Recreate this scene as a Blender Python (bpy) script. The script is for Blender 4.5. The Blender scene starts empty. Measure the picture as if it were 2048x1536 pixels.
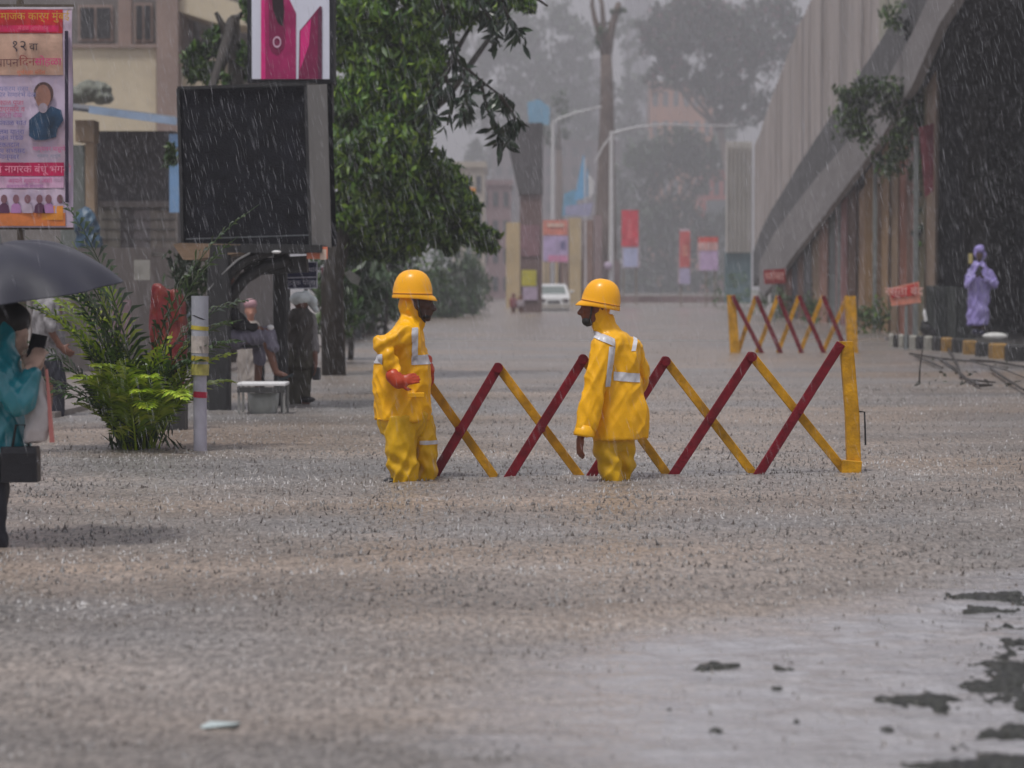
import bpy, bmesh, math, random
import numpy as np
from mathutils import Vector, Matrix, noise

S = bpy.context.scene
COL = S.collection
RNG = np.random.default_rng(7)
random.seed(7)
R = math.radians

# ------------------------------------------------------------------ camera
FPX, CAMH, HORIZ = 4900.0, 1.2, 572.0
TH = math.atan((768 - HORIZ) / FPX)
cam = bpy.data.cameras.new('camera')
cam.sensor_width = 36.0
cam.lens = FPX / 2048 * 36.0
cam.clip_start = 0.1
cam.clip_end = 3000
cam.dof.use_dof = True
cam.dof.focus_distance = 15.2
cam.dof.aperture_fstop = 3.1
co = bpy.data.objects.new('camera', cam)
COL.objects.link(co)
co.location = (0, 0, CAMH)
co.rotation_euler = (R(90) - TH, 0, 0)
S.camera = co

# ------------------------------------------------------------------ light
W = bpy.data.worlds.new('World')
S.world = W
W.use_nodes = True
nt = W.node_tree
bg = nt.nodes['Background']
sky = nt.nodes.new('ShaderNodeTexSky')
sky.sky_type = 'NISHITA'
sky.sun_disc = False
sky.sun_elevation = R(68)
sky.sun_rotation = R(215)
sky.air_density = 1.0
sky.dust_density = 1.5
sky.ozone_density = 1.0
hs = nt.nodes.new('ShaderNodeHueSaturation')
hs.inputs['Saturation'].default_value = 0.30
nt.links.new(sky.outputs[0], hs.inputs['Color'])
cl = nt.nodes.new('ShaderNodeMixRGB')          # the rain cloud that veils the blue
cl.inputs[0].default_value = 0.88
# an overcast sky is brightest overhead and dims evenly to the horizon all round
gm = nt.nodes.new('ShaderNodeNewGeometry'); sx_ = nt.nodes.new('ShaderNodeSeparateXYZ'); mr_ = nt.nodes.new('ShaderNodeMapRange')
mr_.inputs[1].default_value = 0; mr_.inputs[2].default_value = -1; mr_.inputs[3].default_value = .42; mr_.inputs[4].default_value = 1.42
vm_ = nt.nodes.new('ShaderNodeVectorMath'); vm_.operation = 'SCALE'; vm_.inputs[0].default_value = (4.9, 4.8, 5.3)
nt.links.new(gm.outputs['Incoming'], sx_.inputs[0]); nt.links.new(sx_.outputs[2], mr_.inputs[0]); nt.links.new(mr_.outputs[0], vm_.inputs['Scale'])
nt.links.new(vm_.outputs[0], cl.inputs[2])
nt.links.new(hs.outputs[0], cl.inputs[1])
nt.links.new(cl.outputs[0], bg.inputs['Color'])
bg.inputs['Strength'].default_value = 0.072
sun = bpy.data.lights.new('sun', 'SUN')
sun.energy = 1.5
sun.angle = R(10)
sun.color = (1.0, 0.97, 0.93)
so = bpy.data.objects.new('sun', sun)
COL.objects.link(so)
so.rotation_euler = (R(22), 0, R(-35))
S.view_settings.view_transform = 'Standard'
S.view_settings.look = 'None'
S.view_settings.gamma = 1
S.view_settings.exposure = 0.8
S.view_settings.use_curve_mapping = False
S.cycles.use_denoising = True
S.cycles.volume_step_rate = 4
S.cycles.max_bounces = 6
S.cycles.transparent_max_bounces = 12

# ------------------------------------------------------------------ helpers
def at(px, py, d):
    """point of the place seen at photo position px,py at distance d"""
    v = (768 - py) / FPX
    y = math.cos(TH) + v * math.sin(TH)
    z = v * math.cos(TH) - math.sin(TH)
    k = d / y
    return Vector(((px - 1024) / FPX * k, d, CAMH + z * k))

def dist(py):
    """distance of the water line seen at photo row py"""
    v = (768 - py) / FPX
    y = math.cos(TH) + v * math.sin(TH)
    z = v * math.cos(TH) - math.sin(TH)
    return -CAMH / z * y

def link(o, parent=None, label=None, cat=None, group=None, kind=None):
    COL.objects.link(o)
    if parent: o.parent = parent
    if label: o['label'] = label
    if cat: o['category'] = cat
    if group: o['group'] = group
    if kind: o['kind'] = kind
    return o

def root(name, loc, label, cat, group=None):
    o = bpy.data.objects.new(name, None)
    o.location = loc
    o.empty_display_size = 0.1
    return link(o, None, label, cat, group)

def wloc(o):
    v = Vector((0, 0, 0))
    while o:
        v += o.location
        o = o.parent
    return v

class MB:
    def __init__(s): s.v = []; s.f = []
    def add(s, v, f):
        n = len(s.v); s.v += [Vector(p) for p in v]; s.f += [tuple(i + n for i in q) for q in f]; return s
    def box(s, c, size, rz=0, rx=0, ry=0):
        M = Matrix.Rotation(rz, 3, 'Z') @ Matrix.Rotation(ry, 3, 'Y') @ Matrix.Rotation(rx, 3, 'X')
        c = Vector(c); h = Vector(size) / 2
        P = [c + M @ Vector((x * h.x, y * h.y, z * h.z)) for x in (-1, 1) for y in (-1, 1) for z in (-1, 1)]
        return s.add(P, [(0, 1, 3, 2), (4, 6, 7, 5), (0, 4, 5, 1), (2, 3, 7, 6), (0, 2, 6, 4), (1, 5, 7, 3)])
    def beam(s, a, b, w, h, up=(0, 0, 1)):
        a = Vector(a); b = Vector(b); d = (b - a).normalized(); up = Vector(up)
        if abs(d.dot(up)) > .98: up = Vector((0, 1, 0))
        x = d.cross(up).normalized() * w / 2; y = x.cross(d).normalized() * h / 2
        P = [a - x - y, a + x - y, a + x + y, a - x + y, b - x - y, b + x - y, b + x + y, b - x + y]
        return s.add(P, [(3, 2, 1, 0), (4, 5, 6, 7), (0, 1, 5, 4), (1, 2, 6, 5), (2, 3, 7, 6), (3, 0, 4, 7)])
    def tube(s, pts, rad, seg=8):
        pts = [Vector(p) for p in pts]; n = len(pts)
        if not hasattr(rad, '__len__'): rad = [rad] * n
        V = []; F = []
        px = None
        for i, p in enumerate(pts):
            d = (pts[min(i + 1, n - 1)] - pts[max(i - 1, 0)])
            d = d.normalized() if d.length > 1e-9 else Vector((0, 0, 1))
            if px is None:
                u = Vector((0, 1, 0)) if abs(d.y) < .9 else Vector((1, 0, 0))
                px = d.cross(u).normalized()
            px = (px - d * px.dot(d)).normalized(); py = d.cross(px)
            for k in range(seg):
                a = 2 * math.pi * k / seg
                V.append(p + (px * math.cos(a) + py * math.sin(a)) * rad[i])
        for i in range(n - 1):
            for k in range(seg):
                k2 = (k + 1) % seg
                F.append((i * seg + k, i * seg + k2, (i + 1) * seg + k2, (i + 1) * seg + k))
        F.append(tuple(reversed(range(seg)))); F.append(tuple((n - 1) * seg + k for k in range(seg)))
        return s.add(V, F)
    def ell(s, c, r, rot=None, nu=16, nv=10):
        c = Vector(c); V = []; F = []
        M = rot or Matrix.Identity(3)
        V.append(c + M @ Vector((0, 0, -r[2])))
        for j in range(1, nv):
            ph = -math.pi / 2 + math.pi * j / nv
            for i in range(nu):
                a = 2 * math.pi * i / nu
                V.append(c + M @ Vector((r[0] * math.cos(ph) * math.cos(a), r[1] * math.cos(ph) * math.sin(a), r[2] * math.sin(ph))))
        V.append(c + M @ Vector((0, 0, r[2])))
        for i in range(nu):
            F.append((0, 1 + (i + 1) % nu, 1 + i))
            t = 1 + (nv - 2) * nu
            F.append((t + i, t + (i + 1) % nu, len(V) - 1))
        for j in range(nv - 2):
            for i in range(nu):
                a = 1 + j * nu; b = a + nu
                F.append((a + i, a + (i + 1) % nu, b + (i + 1) % nu, b + i))
        return s.add(V, F)
    def cap(s, a, b, ra, rb, seg=14):
        """tapered capsule"""
        a = Vector(a); b = Vector(b); d = (b - a).normalized()
        pts = []; rr = []
        for k in (0.02, .38, .7, .92): pts.append(a - d * ra * math.sqrt(1 - k * k) ); rr.append(ra * k)
        pts.append(a); rr.append(ra); pts.append(b); rr.append(rb)
        for k in (.92, .7, .38, 0.02): pts.append(b + d * rb * math.sqrt(1 - k * k)); rr.append(rb * k)
        return s.tube(pts, rr, seg)
    def loft(s, rings, seg=28, e=2.3):
        """rings: (centre, axis_u(half vector), axis_v(half vector))"""
        V = []; F = []
        for c, u, v in rings:
            c = Vector(c); u = Vector(u); v = Vector(v)
            for k in range(seg):
                a = 2 * math.pi * k / seg; ca = math.cos(a); sa = math.sin(a)
                V.append(c + u * math.copysign(abs(ca) ** (2 / e), ca) + v * math.copysign(abs(sa) ** (2 / e), sa))
        n = len(rings)
        for i in range(n - 1):
            for k in range(seg):
                k2 = (k + 1) % seg
                F.append((i * seg + k, i * seg + k2, (i + 1) * seg + k2, (i + 1) * seg + k))
        F.append(tuple(reversed(range(seg)))); F.append(tuple((n - 1) * seg + k for k in range(seg)))
        return s.add(V, F)
    def prism(s, outline, thick):
        """outline: world points (planar, facing camera); extruded along +y by thick"""
        n = len(outline); V = [Vector(p) for p in outline]; V += [p + Vector((0, thick, 0)) for p in V]
        F = [tuple(range(n)), tuple(reversed(range(n, 2 * n)))]
        for i in range(n):
            j = (i + 1) % n; F.append((i, i + n, j + n, j))
        return s.add(V, F)
    def mesh(s, name):
        me = bpy.data.meshes.new(name); me.from_pydata([tuple(p) for p in s.v], [], s.f); return me
    def build(s, name, mat, parent=None, smooth=False, bevel=0, origin=None, **k):
        if parent: off = wloc(parent)
        elif origin: off = Vector(origin)
        else:
            xs = [p.x for p in s.v]; ys = [p.y for p in s.v]; zs = [p.z for p in s.v]
            off = Vector(((min(xs) + max(xs)) / 2, (min(ys) + max(ys)) / 2, min(zs)))
        me = bpy.data.meshes.new(name)
        me.from_pydata([tuple(p - off) for p in s.v], [], s.f)
        bm = bmesh.new(); bm.from_mesh(me)
        bmesh.ops.recalc_face_normals(bm, faces=bm.faces)
        if bevel: bmesh.ops.bevel(bm, geom=list(bm.edges), offset=bevel, segments=1, affect='EDGES', profile=.5)
        bm.to_mesh(me); bm.free()
        if smooth: me.shade_smooth()
        mats = mat if isinstance(mat, (list, tuple)) else [mat]
        for m in mats: me.materials.append(m)
        o = bpy.data.objects.new(name, me)
        if not parent: o.location = off
        return link(o, parent, **k)

def fuse(mb, name, mat, parent, vox=.008, sm=4, disp=None, smooth=True, **k):
    """one continuous skin round overlapping shapes"""
    me = mb.mesh('tmp')
    bm = bmesh.new(); bm.from_mesh(me); bmesh.ops.recalc_face_normals(bm, faces=bm.faces); bm.to_mesh(me); bm.free()
    t = bpy.data.objects.new('tmp', me); COL.objects.link(t)
    r = t.modifiers.new('r', 'REMESH'); r.mode = 'VOXEL'; r.voxel_size = vox
    if sm:
        q = t.modifiers.new('s', 'SMOOTH'); q.factor = .5; q.iterations = sm
    dg = bpy.context.evaluated_depsgraph_get()
    out = bpy.data.meshes.new_from_object(t.evaluated_get(dg))
    bpy.data.objects.remove(t)
    if disp:
        nv = len(out.vertices); c = np.empty(nv * 3); out.vertices.foreach_get('co', c); c = c.reshape(-1, 3)
        nn = np.empty(nv * 3); out.vertex_normals.foreach_get('vector', nn); nn = nn.reshape(-1, 3)
        dd = np.array([disp(Vector(p), Vector(n)) for p, n in zip(c, nn)])
        c += nn * dd[:, None]
        out.vertices.foreach_set('co', c.ravel())
    off = wloc(parent) if parent else Vector((0, 0, 0))
    out.transform(Matrix.Translation(-off))
    out.name = name
    out.materials.clear(); out.materials.append(mat)
    if smooth: out.shade_smooth()
    o = bpy.data.objects.new(name, out)
    return link(o, parent, **k)

def band(src, name, mat, parent, planes, push=.004):
    """a strip lifted off the surface of src between planes [(point, normal)] (world) : keep the side the normal points to"""
    bm = bmesh.new(); bm.from_mesh(src.data)
    off = wloc(src)
    for p, n in planes:
        bmesh.ops.bisect_plane(bm, geom=bm.verts[:] + bm.edges[:] + bm.faces[:], plane_co=Vector(p) - off, plane_no=-Vector(n), clear_outer=True)
    if not bm.faces:
        bm.free(); return None
    bm.normal_update()
    mv = [(v, v.normal.copy()) for v in bm.verts]
    for v, n in mv: v.co += n * push
    me = bpy.data.meshes.new(name); bm.to_mesh(me); bm.free()
    me.materials.clear(); me.materials.append(mat); me.shade_smooth()
    o = bpy.data.objects.new(name, me); COL.objects.link(o); o.parent = parent
    o.location = off - wloc(parent)
    return o

# ---- materials
MATS = {}
def mat(name, col, rough=.6, var=.12, scale=6.0, bump=0.0, bscale=60, metal=0, coat=0, spec=.5, stretch=(1, 1, 1), dirt=None, dirt_amt=.5, dscale=2.0, trans=0):
    if name in MATS: return MATS[name]
    m = bpy.data.materials.new(name); m.use_nodes = True; MATS[name] = m
    t = m.node_tree; b = t.nodes['Principled BSDF']
    tc = t.nodes.new('ShaderNodeTexCoord'); mp = t.nodes.new('ShaderNodeMapping'); mp.inputs['Scale'].default_value = stretch
    t.links.new(tc.outputs['Object'], mp.inputs[0])
    n = t.nodes.new('ShaderNodeTexNoise'); n.inputs['Scale'].default_value = scale; n.inputs['Detail'].default_value = 6; n.inputs['Roughness'].default_value = .65
    t.links.new(mp.outputs[0], n.inputs['Vector'])
    r = t.nodes.new('ShaderNodeValToRGB')
    c0 = [max(0, c * (1 - var * 1.6)) for c in col]; c1 = [min(1, c * (1 + var)) for c in col]
    r.color_ramp.elements[0].position = .3; r.color_ramp.elements[1].position = .7
    r.color_ramp.elements[0].color = (*c0, 1); r.color_ramp.elements[1].color = (*c1, 1)
    t.links.new(n.outputs['Fac'], r.inputs[0])
    out = r.outputs[0]
    if dirt:
        n2 = t.nodes.new('ShaderNodeTexNoise'); n2.inputs['Scale'].default_value = dscale; n2.inputs['Detail'].default_value = 8; n2.inputs['Roughness'].default_value = .75
        t.links.new(mp.outputs[0], n2.inputs['Vector'])
        rr = t.nodes.new('ShaderNodeMapRange'); rr.inputs[1].default_value = .48; rr.inputs[2].default_value = .72; rr.inputs[4].default_value = dirt_amt
        t.links.new(n2.outputs['Fac'], rr.inputs[0])
        mx = t.nodes.new('ShaderNodeMixRGB'); mx.inputs[2].default_value = (*dirt, 1)
        t.links.new(rr.outputs[0], mx.inputs[0]); t.links.new(out, mx.inputs[1]); out = mx.outputs[0]
    t.links.new(out, b.inputs['Base Color'])
    b.inputs['Roughness'].default_value = rough; b.inputs['Metallic'].default_value = metal
    b.inputs['Coat Weight'].default_value = coat; b.inputs['Coat Roughness'].default_value = .15
    b.inputs['Specular IOR Level'].default_value = spec
    if trans: b.inputs['Transmission Weight'].default_value = trans
    if bump:
        nb = t.nodes.new('ShaderNodeTexNoise'); nb.inputs['Scale'].default_value = bscale; nb.inputs['Detail'].default_value = 4
        t.links.new(mp.outputs[0], nb.inputs['Vector'])
        bp = t.nodes.new('ShaderNodeBump'); bp.inputs['Strength'].default_value = bump; bp.inputs['Distance'].default_value = .02
        t.links.new(nb.outputs['Fac'], bp.inputs['Height']); t.links.new(bp.outputs[0], b.inputs['Normal'])
    return m

def leafmat(name, cols, rough=.45, sub=True):
    if name in MATS: return MATS[name]
    m = bpy.data.materials.new(name); m.use_nodes = True; MATS[name] = m
    t = m.node_tree; b = t.nodes['Principled BSDF']
    g = t.nodes.new('ShaderNodeNewGeometry'); r = t.nodes.new('ShaderNodeValToRGB')
    t.links.new(g.outputs['Random Per Island'], r.inputs[0])
    e = r.color_ramp.elements
    while len(e) < len(cols): e.new(.5)
    for i, c in enumerate(cols): e[i].position = i / (len(cols) - 1); e[i].color = (*c, 1)
    # clump-scale change of leaf colour
    tc = t.nodes.new('ShaderNodeTexCoord'); n = t.nodes.new('ShaderNodeTexNoise'); n.inputs['Scale'].default_value = .9; n.inputs['Detail'].default_value = 3
    t.links.new(tc.outputs['Object'], n.inputs['Vector'])
    mr = t.nodes.new('ShaderNodeMapRange'); mr.inputs[1].default_value = .35; mr.inputs[2].default_value = .65; mr.inputs[3].default_value = .6; mr.inputs[4].default_value = 1.5
    t.links.new(n.outputs['Fac'], mr.inputs[0])
    mx = t.nodes.new('ShaderNodeVectorMath'); mx.operation = 'SCALE'
    t.links.new(r.outputs[0], mx.inputs[0]); t.links.new(mr.outputs[0], mx.inputs['Scale'])
    t.links.new(mx.outputs[0], b.inputs['Base Color'])
    b.inputs['Roughness'].default_value = rough
    if sub:
        tr = t.nodes.new('ShaderNodeBsdfTranslucent'); ms = t.nodes.new('ShaderNodeMixShader'); ms.inputs[0].default_value = .25
        t.links.new(mx.outputs[0], tr.inputs['Color'])
        t.links.new(b.outputs[0], ms.inputs[1]); t.links.new(tr.outputs[0], ms.inputs[2])
        t.links.new(ms.outputs[0], t.nodes['Material Output'].inputs[0])
    return m

def leaves(name, P, L, Wd, material, parent=None, droop=.6, seed=1, **k):
    """P: Nx3 leaf points (world). Each leaf a folded pointed blade of four corners."""
    rg = np.random.default_rng(seed); n = len(P)
    off = np.array(wloc(parent)) if parent else P.mean(0)
    az = rg.uniform(0, 2 * np.pi, n); el = rg.normal(-droop, .45, n)
    d = np.stack([np.cos(az) * np.cos(el), np.sin(az) * np.cos(el), np.sin(el)], 1)
    side = np.cross(d, np.array([0, 0, 1.0])); side /= np.linalg.norm(side, axis=1)[:, None] + 1e-6
    nr = np.cross(side, d); tw = rg.normal(0, .6, n)[:, None]
    side = side * np.cos(tw) + nr * np.sin(tw); nr = np.cross(side, d)
    l = (L * rg.uniform(.65, 1.25, n))[:, None]; w = (Wd * rg.uniform(.7, 1.2, n))[:, None]
    c = P - off
    v = np.stack([c - d * l * .5, c + side * w * .5 - nr * w * .18, c + d * l * .5 - np.array([0, 0, 1]) * l * .12, c - side * w * .5 - nr * w * .18], 1).reshape(-1, 3)
    i = np.arange(n)[:, None] * 4
    f = np.concatenate([i + np.array([[0, 1, 2]]), i + np.array([[0, 2, 3]])], 1).reshape(-1, 3)
    me = bpy.data.meshes.new(name)
    me.vertices.add(n * 4); me.vertices.foreach_set('co', v.ravel())
    me.loops.add(n * 6); me.loops.foreach_set('vertex_index', f.ravel().astype(np.int32))
    me.polygons.add(n * 2); me.polygons.foreach_set('loop_start', np.arange(0, n * 6, 3, dtype=np.int32))
    me.update(calc_edges=True)
    me.materials.append(material)
    o = bpy.data.objects.new(name, me)
    if not parent: o.location = off
    return link(o, parent, **k)

def clump(center, rad, n, per=22, spread=.16, shell=.55, seed=0):
    """leaf points in an ellipsoid, gathered in twigs, denser to the outside"""
    rg = np.random.default_rng(seed)
    m = max(1, n // per)
    u = rg.normal(size=(m, 3)); u /= np.linalg.norm(u, axis=1)[:, None]
    r = shell + (1 - shell) * rg.uniform(0, 1, m) ** .7
    c = u * r[:, None] * np.array(rad)
    c *= (1 + .18 * np.sin(u[:, :1] * 7 + seed) * np.cos(u[:, 2:] * 6 + seed * 2))
    p = np.repeat(c, per, 0) + rg.normal(size=(m * per, 3)) * spread * min(rad)
    return p + np.array(center)

def text_part(name, txt, material, parent, loc, size, extr=.002, align='CENTER', sx=1.0, **k):
    cu = bpy.data.curves.new(name, 'FONT'); cu.body = txt; cu.size = size; cu.align_x = align; cu.align_y = 'CENTER'; cu.extrude = extr
    t = bpy.data.objects.new('tmp', cu); COL.objects.link(t)
    dg = bpy.context.evaluated_depsgraph_get()
    me = bpy.data.meshes.new_from_object(t.evaluated_get(dg)); bpy.data.objects.remove(t)
    me.transform(Matrix.Diagonal((sx, 1, 1, 1)))
    me.transform(Matrix.Rotation(R(90), 4, 'X'))
    me.transform(Matrix.Translation(Vector(loc) - wloc(parent)))
    me.materials.clear(); me.materials.append(material); me.name = name
    return link(bpy.data.objects.new(name, me), parent, **k)

def panel(px0, py0, px1, py1, d, th=.02):
    """upright thin box facing the camera between two photo corners"""
    a = at(px0, py0, d); b = at(px1, py1, d)
    m = MB(); m.box(((a.x + b.x) / 2, d + th / 2, (a.z + b.z) / 2), (abs(b.x - a.x), th, abs(a.z - b.z)))
    return m

def block(px0, py0, px1, z0, d0, d1):
    """upright block: front face at d0 from photo px0..px1, top at py0, bottom at height z0, running back to d1"""
    a = at(px0, py0, d0); b = at(px1, py0, d0)
    m = MB(); m.box(((a.x + b.x) / 2, (d0 + d1) / 2, (a.z + z0) / 2), (b.x - a.x, d1 - d0, a.z - z0))
    return m

# ================================================================== SETTING
def ground_setting():
    # muddy flood water: one sheet to the horizon
    m = bpy.data.materials.new('flood_water'); m.use_nodes = True
    t = m.node_tree; b = t.nodes['Principled BSDF']; N = t.nodes.new; Lk = t.links.new
    tc = N('ShaderNodeTexCoord')
    def nz(scale, detail=3, rough=.55, st=(1, 1, 1)):
        mp = N('ShaderNodeMapping'); mp.inputs['Scale'].default_value = st; Lk(tc.outputs['Object'], mp.inputs[0])
        n = N('ShaderNodeTexNoise'); n.inputs['Scale'].default_value = scale; n.inputs['Detail'].default_value = detail; n.inputs['Roughness'].default_value = rough
        Lk(mp.outputs[0], n.inputs['Vector']); return n.outputs['Fac']
    def rng(x, a, b_, c, d):
        r = N('ShaderNodeMapRange'); r.inputs[1].default_value = a; r.inputs[2].default_value = b_; r.inputs[3].default_value = c; r.inputs[4].default_value = d
        Lk(x, r.inputs[0]); return r.outputs[0]
    def mul(x, y):
        q = N('ShaderNodeMath'); q.operation = 'MULTIPLY'; Lk(x, q.inputs[0])
        if isinstance(y, float): q.inputs[1].default_value = y
        else: Lk(y, q.inputs[1])
        return q.outputs[0]
    def add(x, y):
        q = N('ShaderNodeMath'); q.operation = 'ADD'; Lk(x, q.inputs[0])
        if isinstance(y, float): q.inputs[1].default_value = y
        else: Lk(y, q.inputs[1])
        return q.outputs[0]
    sep = N('ShaderNodeSeparateXYZ'); Lk(tc.outputs['Object'], sep.inputs[0])
    # shallow running sheet, its base colour paled for reflected sky, in the near right corner of the place (line X - 0.83*(Y-7.7))
    s1 = add(sep.outputs[0], mul(add(sep.outputs[1], -7.8), -.85)); s2 = add(sep.outputs[0], .05)
    mn = N('ShaderNodeMath'); mn.operation = 'MINIMUM'; Lk(s1, mn.inputs[0]); Lk(s2, mn.inputs[1]); s = mn.outputs[0]
    s = add(s, mul(add(nz(1.6, 6, .65, (.6, 1.2, 1)), -.5), 1.5))
    sheet = mul(rng(s, -.25, .45, 0., 1.), rng(nz(5, 5, .7, (.35, 1, 1)), .30, .55, .45, 1.))
    col_n = rng(nz(.35, 3, .5, (.5, 1, 1)), .38, .62, 0, 1)
    mx = N('ShaderNodeMixRGB'); mx.inputs[1].default_value = (.215, .202, .195, 1); mx.inputs[2].default_value = (.275, .215, .17, 1); Lk(col_n, mx.inputs[0])
    sp = mul(rng(nz(42, 4, .75, (1, .3, 1)), .36, .64, .48, 1.38), rng(nz(.9, 4, .6, (.35, 1, 1)), .35, .65, .74, 1.16))
    sc = N('ShaderNodeVectorMath'); sc.operation = 'SCALE'; Lk(mx.outputs[0], sc.inputs[0]); Lk(sp, sc.inputs['Scale'])
    mx2 = N('ShaderNodeMixRGB'); Lk(sheet, mx2.inputs[0]); Lk(sc.outputs[0], mx2.inputs[1]); mx2.inputs[2].default_value = (.335, .33, .345, 1)
    Lk(mx2.outputs[0], b.inputs['Base Color'])
    far = rng(sep.outputs[1], 16, 60, 1., .8)
    Lk(mul(rng(sheet, 0, 1, .33, .14), far), b.inputs['Roughness'])
    b.inputs['IOR'].default_value = 1.33; b.inputs['Specular IOR Level'].default_value = .8
    h = add(add(mul(nz(30, 3, .6), 1.0), mul(nz(9, 2, .5), 1.2)), mul(nz(5, 3, .6, (.6, 2.2, 1)), 1.6))
    bp = N('ShaderNodeBump'); bp.inputs['Distance'].default_value = .02
    Lk(mul(rng(sheet, 0, 1, .85, .65), rng(sep.outputs[1], 14, 70, 1., .12)), bp.inputs['Strength']); Lk(h, bp.inputs['Height']); Lk(bp.outputs[0], b.inputs['Normal'])
    # near part displaced for real, far part flat, joined in one sheet
    ys = np.concatenate([np.linspace(3.0, 9, 260), np.linspace(9, 20, 300)[1:], np.linspace(20, 60, 160)[1:], np.array([80, 120, 200, 350, 700, 1500.])])
    xs = np.concatenate([[-900, -300, -60, -20, -8], np.linspace(-3.2, 3.6, 300), [8, 20, 60, 300, 900]])
    X, Y = np.meshgrid(xs, ys)
    rg = np.random.default_rng(3)
    Z = np.zeros_like(X)
    for k in range(46):
        lam = rg.uniform(.05, .42); a = rg.uniform(0, 2 * np.pi); ph = rg.uniform(0, 6.28)
        Z += np.sin((X * np.cos(a) + Y * np.sin(a)) * 2 * np.pi / lam + ph + 1.5 * np.sin(X * 1.7 + k) + 1.3 * np.sin(Y * 1.3 + k)) * lam * .0026
    # drop rings
    for k in range(420):
        cx = rg.uniform(-2.6, 3.0); cy = rg.uniform(4.5, 14); r0 = rg.uniform(.02, .07); r = np.hypot(X - cx, Y - cy)
        w = np.exp(-((r - r0) / .018) ** 2); Z += .004 * w - .003 * np.exp(-(r / .02) ** 2)
    fade = np.clip((62 - Y) / 30, 0, 1) * np.clip((6 - np.abs(X)) / 2, 0, 1)
    Z *= fade
    V = np.stack([X, Y, Z], -1).reshape(-1, 3); nx = len(xs); ny = len(ys)
    i = (np.arange(ny - 1)[:, None] * nx + np.arange(nx - 1)[None, :]).ravel()
    F = np.stack([i, i + 1, i + 1 + nx, i + nx], 1)
    me = bpy.data.meshes.new('water'); me.from_pydata(V.tolist(), [], F.tolist()); me.materials.append(m); me.shade_smooth()
    link(bpy.data.objects.new('water', me), kind='structure')
    # road bed under the water; its broken crown breaks the surface in the near right corner
    xs = np.concatenate([[-900, -60, -6], np.linspace(-1, 3.2, 360), [8, 60, 900]]); ys = np.concatenate([[2.0, 4.5], np.linspace(5.2, 12, 330), [14, 20, 60, 300, 1500]])
    X, Y = np.meshgrid(xs, ys); Z = np.full_like(X, -.42)
    rise = np.clip((X - .185 * Y) * .16, -.025, .018)
    Z = np.where((X < 3.3) & (Y < 13), np.maximum(-.42, -.050 + rise - .02 * np.clip(Y - 9, 0, 5)), Z)
    def bump(px, py, wx, wy, h):
        nonlocal Z
        d = dist(py); c = at(px, py, d)
        Z += (h + (.024 if px < 1890 else 0)) * np.exp(-((X - c.x) / wx) ** 2 - ((Y - d) / wy) ** 2)
    for q in [(1800, 1402, .10, .10, .09), (1870, 1400, .08, .08, .07), (1765, 1465, .05, .06, .07), (1800, 1460, .05, .04, .05), (1930, 1500, .10, .08, .07), (1990, 1530, .12, .10, .10), (2040, 1470, .08, .10, .09),
              (1960, 1375, .08, .14, .07), (2030, 1345, .10, .25, .10), (2045, 1400, .06, .2, .07), (1955, 1197, .12, .10, .09), (1975, 1222, .09, .08, .08), (2040, 1200, .10, .3, .05), (1540, 1378, .05, .05, .08), (1425, 1335, .05, .07, .05),
              (1890, 1420, .05, .06, .05), (1860, 1535, .08, .06, .05), (2035, 1290, .08, .2, .04), (1560, 1335, .04, .05, .05), (2010, 1560, .2, .15, .1), (1400, 1338, .07, .05, .05), (1455, 1333, .05, .04, .05), (1580, 1343, .05, .04, .05), (1660, 1290, .04, .04, .04), (1425, 1462, .06, .04, .05), (1520, 1450, .04, .04, .04), (1595, 1445, .03, .03, .05), (1340, 1420, .025, .03, .05), (1905, 1190, .1, .08, .05), (1700, 1388, .03, .03, .04)]: bump(*q)
    nzv = np.array([noise.noise(Vector((x * 9, y * 4.5, 1))) * .040 + noise.noise(Vector((x * 26, y * 9, 5))) * .050 + noise.noise(Vector((x * 60, y * 22, 9))) * .050 for x, y in zip(X.ravel(), Y.ravel())]).reshape(X.shape)
    Z += np.where((X < 3.3) & (X > -1) & (Y < 13) & (Y > 5), nzv, 0)
    Z = np.where(Z > .006, .006 + (Z - .006) * .16, Z)
    V = np.stack([X, Y, Z], -1).reshape(-1, 3); nx = len(xs); ny = len(ys)
    i = (np.arange(ny - 1)[:, None] * nx + np.arange(nx - 1)[None, :]).ravel()
    F = np.stack([i, i + 1, i + 1 + nx, i + nx], 1)
    me = bpy.data.meshes.new('road'); me.from_pydata(V.tolist(), [], F.tolist()); me.shade_smooth()
    me.materials.append(mat('wet_asphalt', (.014, .016, .010), .22, .7, 30, 1, 45, dirt=(.07, .07, .055), spec=.5, dscale=14))
    link(bpy.data.objects.new('road', me), kind='structure')

    # splashes: every drop that hits throws up a small spike of water
    rg = np.random.default_rng(11)
    pts = []
    for y0, y1, dens in ((4.8, 8, 520), (8, 12, 430), (12, 18, 330), (18, 30, 120), (30, 60, 25)):
        n = int((y1 * y1 - y0 * y0) * .5 * .48 * dens)
        y = np.sqrt(rg.uniform(y0 * y0, y1 * y1, n)); x = rg.uniform(-.24, .24, n) * y
        pts.append(np.stack([x, y], 1))
    P = np.concatenate(pts)
    keep = ~((np.minimum(P[:, 0] + .05, P[:, 0] - .85 * (P[:, 1] - 7.8)) > .1) & (rg.uniform(size=len(P)) < .80))
    P = P[keep]; n = len(P)
    h = (rg.gamma(2.2, .0042, n) + .003) * np.clip(P[:, 1] / 13, .55, 1); w = rg.uniform(.005, .012, n) * (1 - .35 * (P[:, 1] < 9))
    lean = rg.normal(0, .35, (n, 2)) * h[:, None]
    ang = rg.uniform(0, 6.28, n)
    V = []
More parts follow.
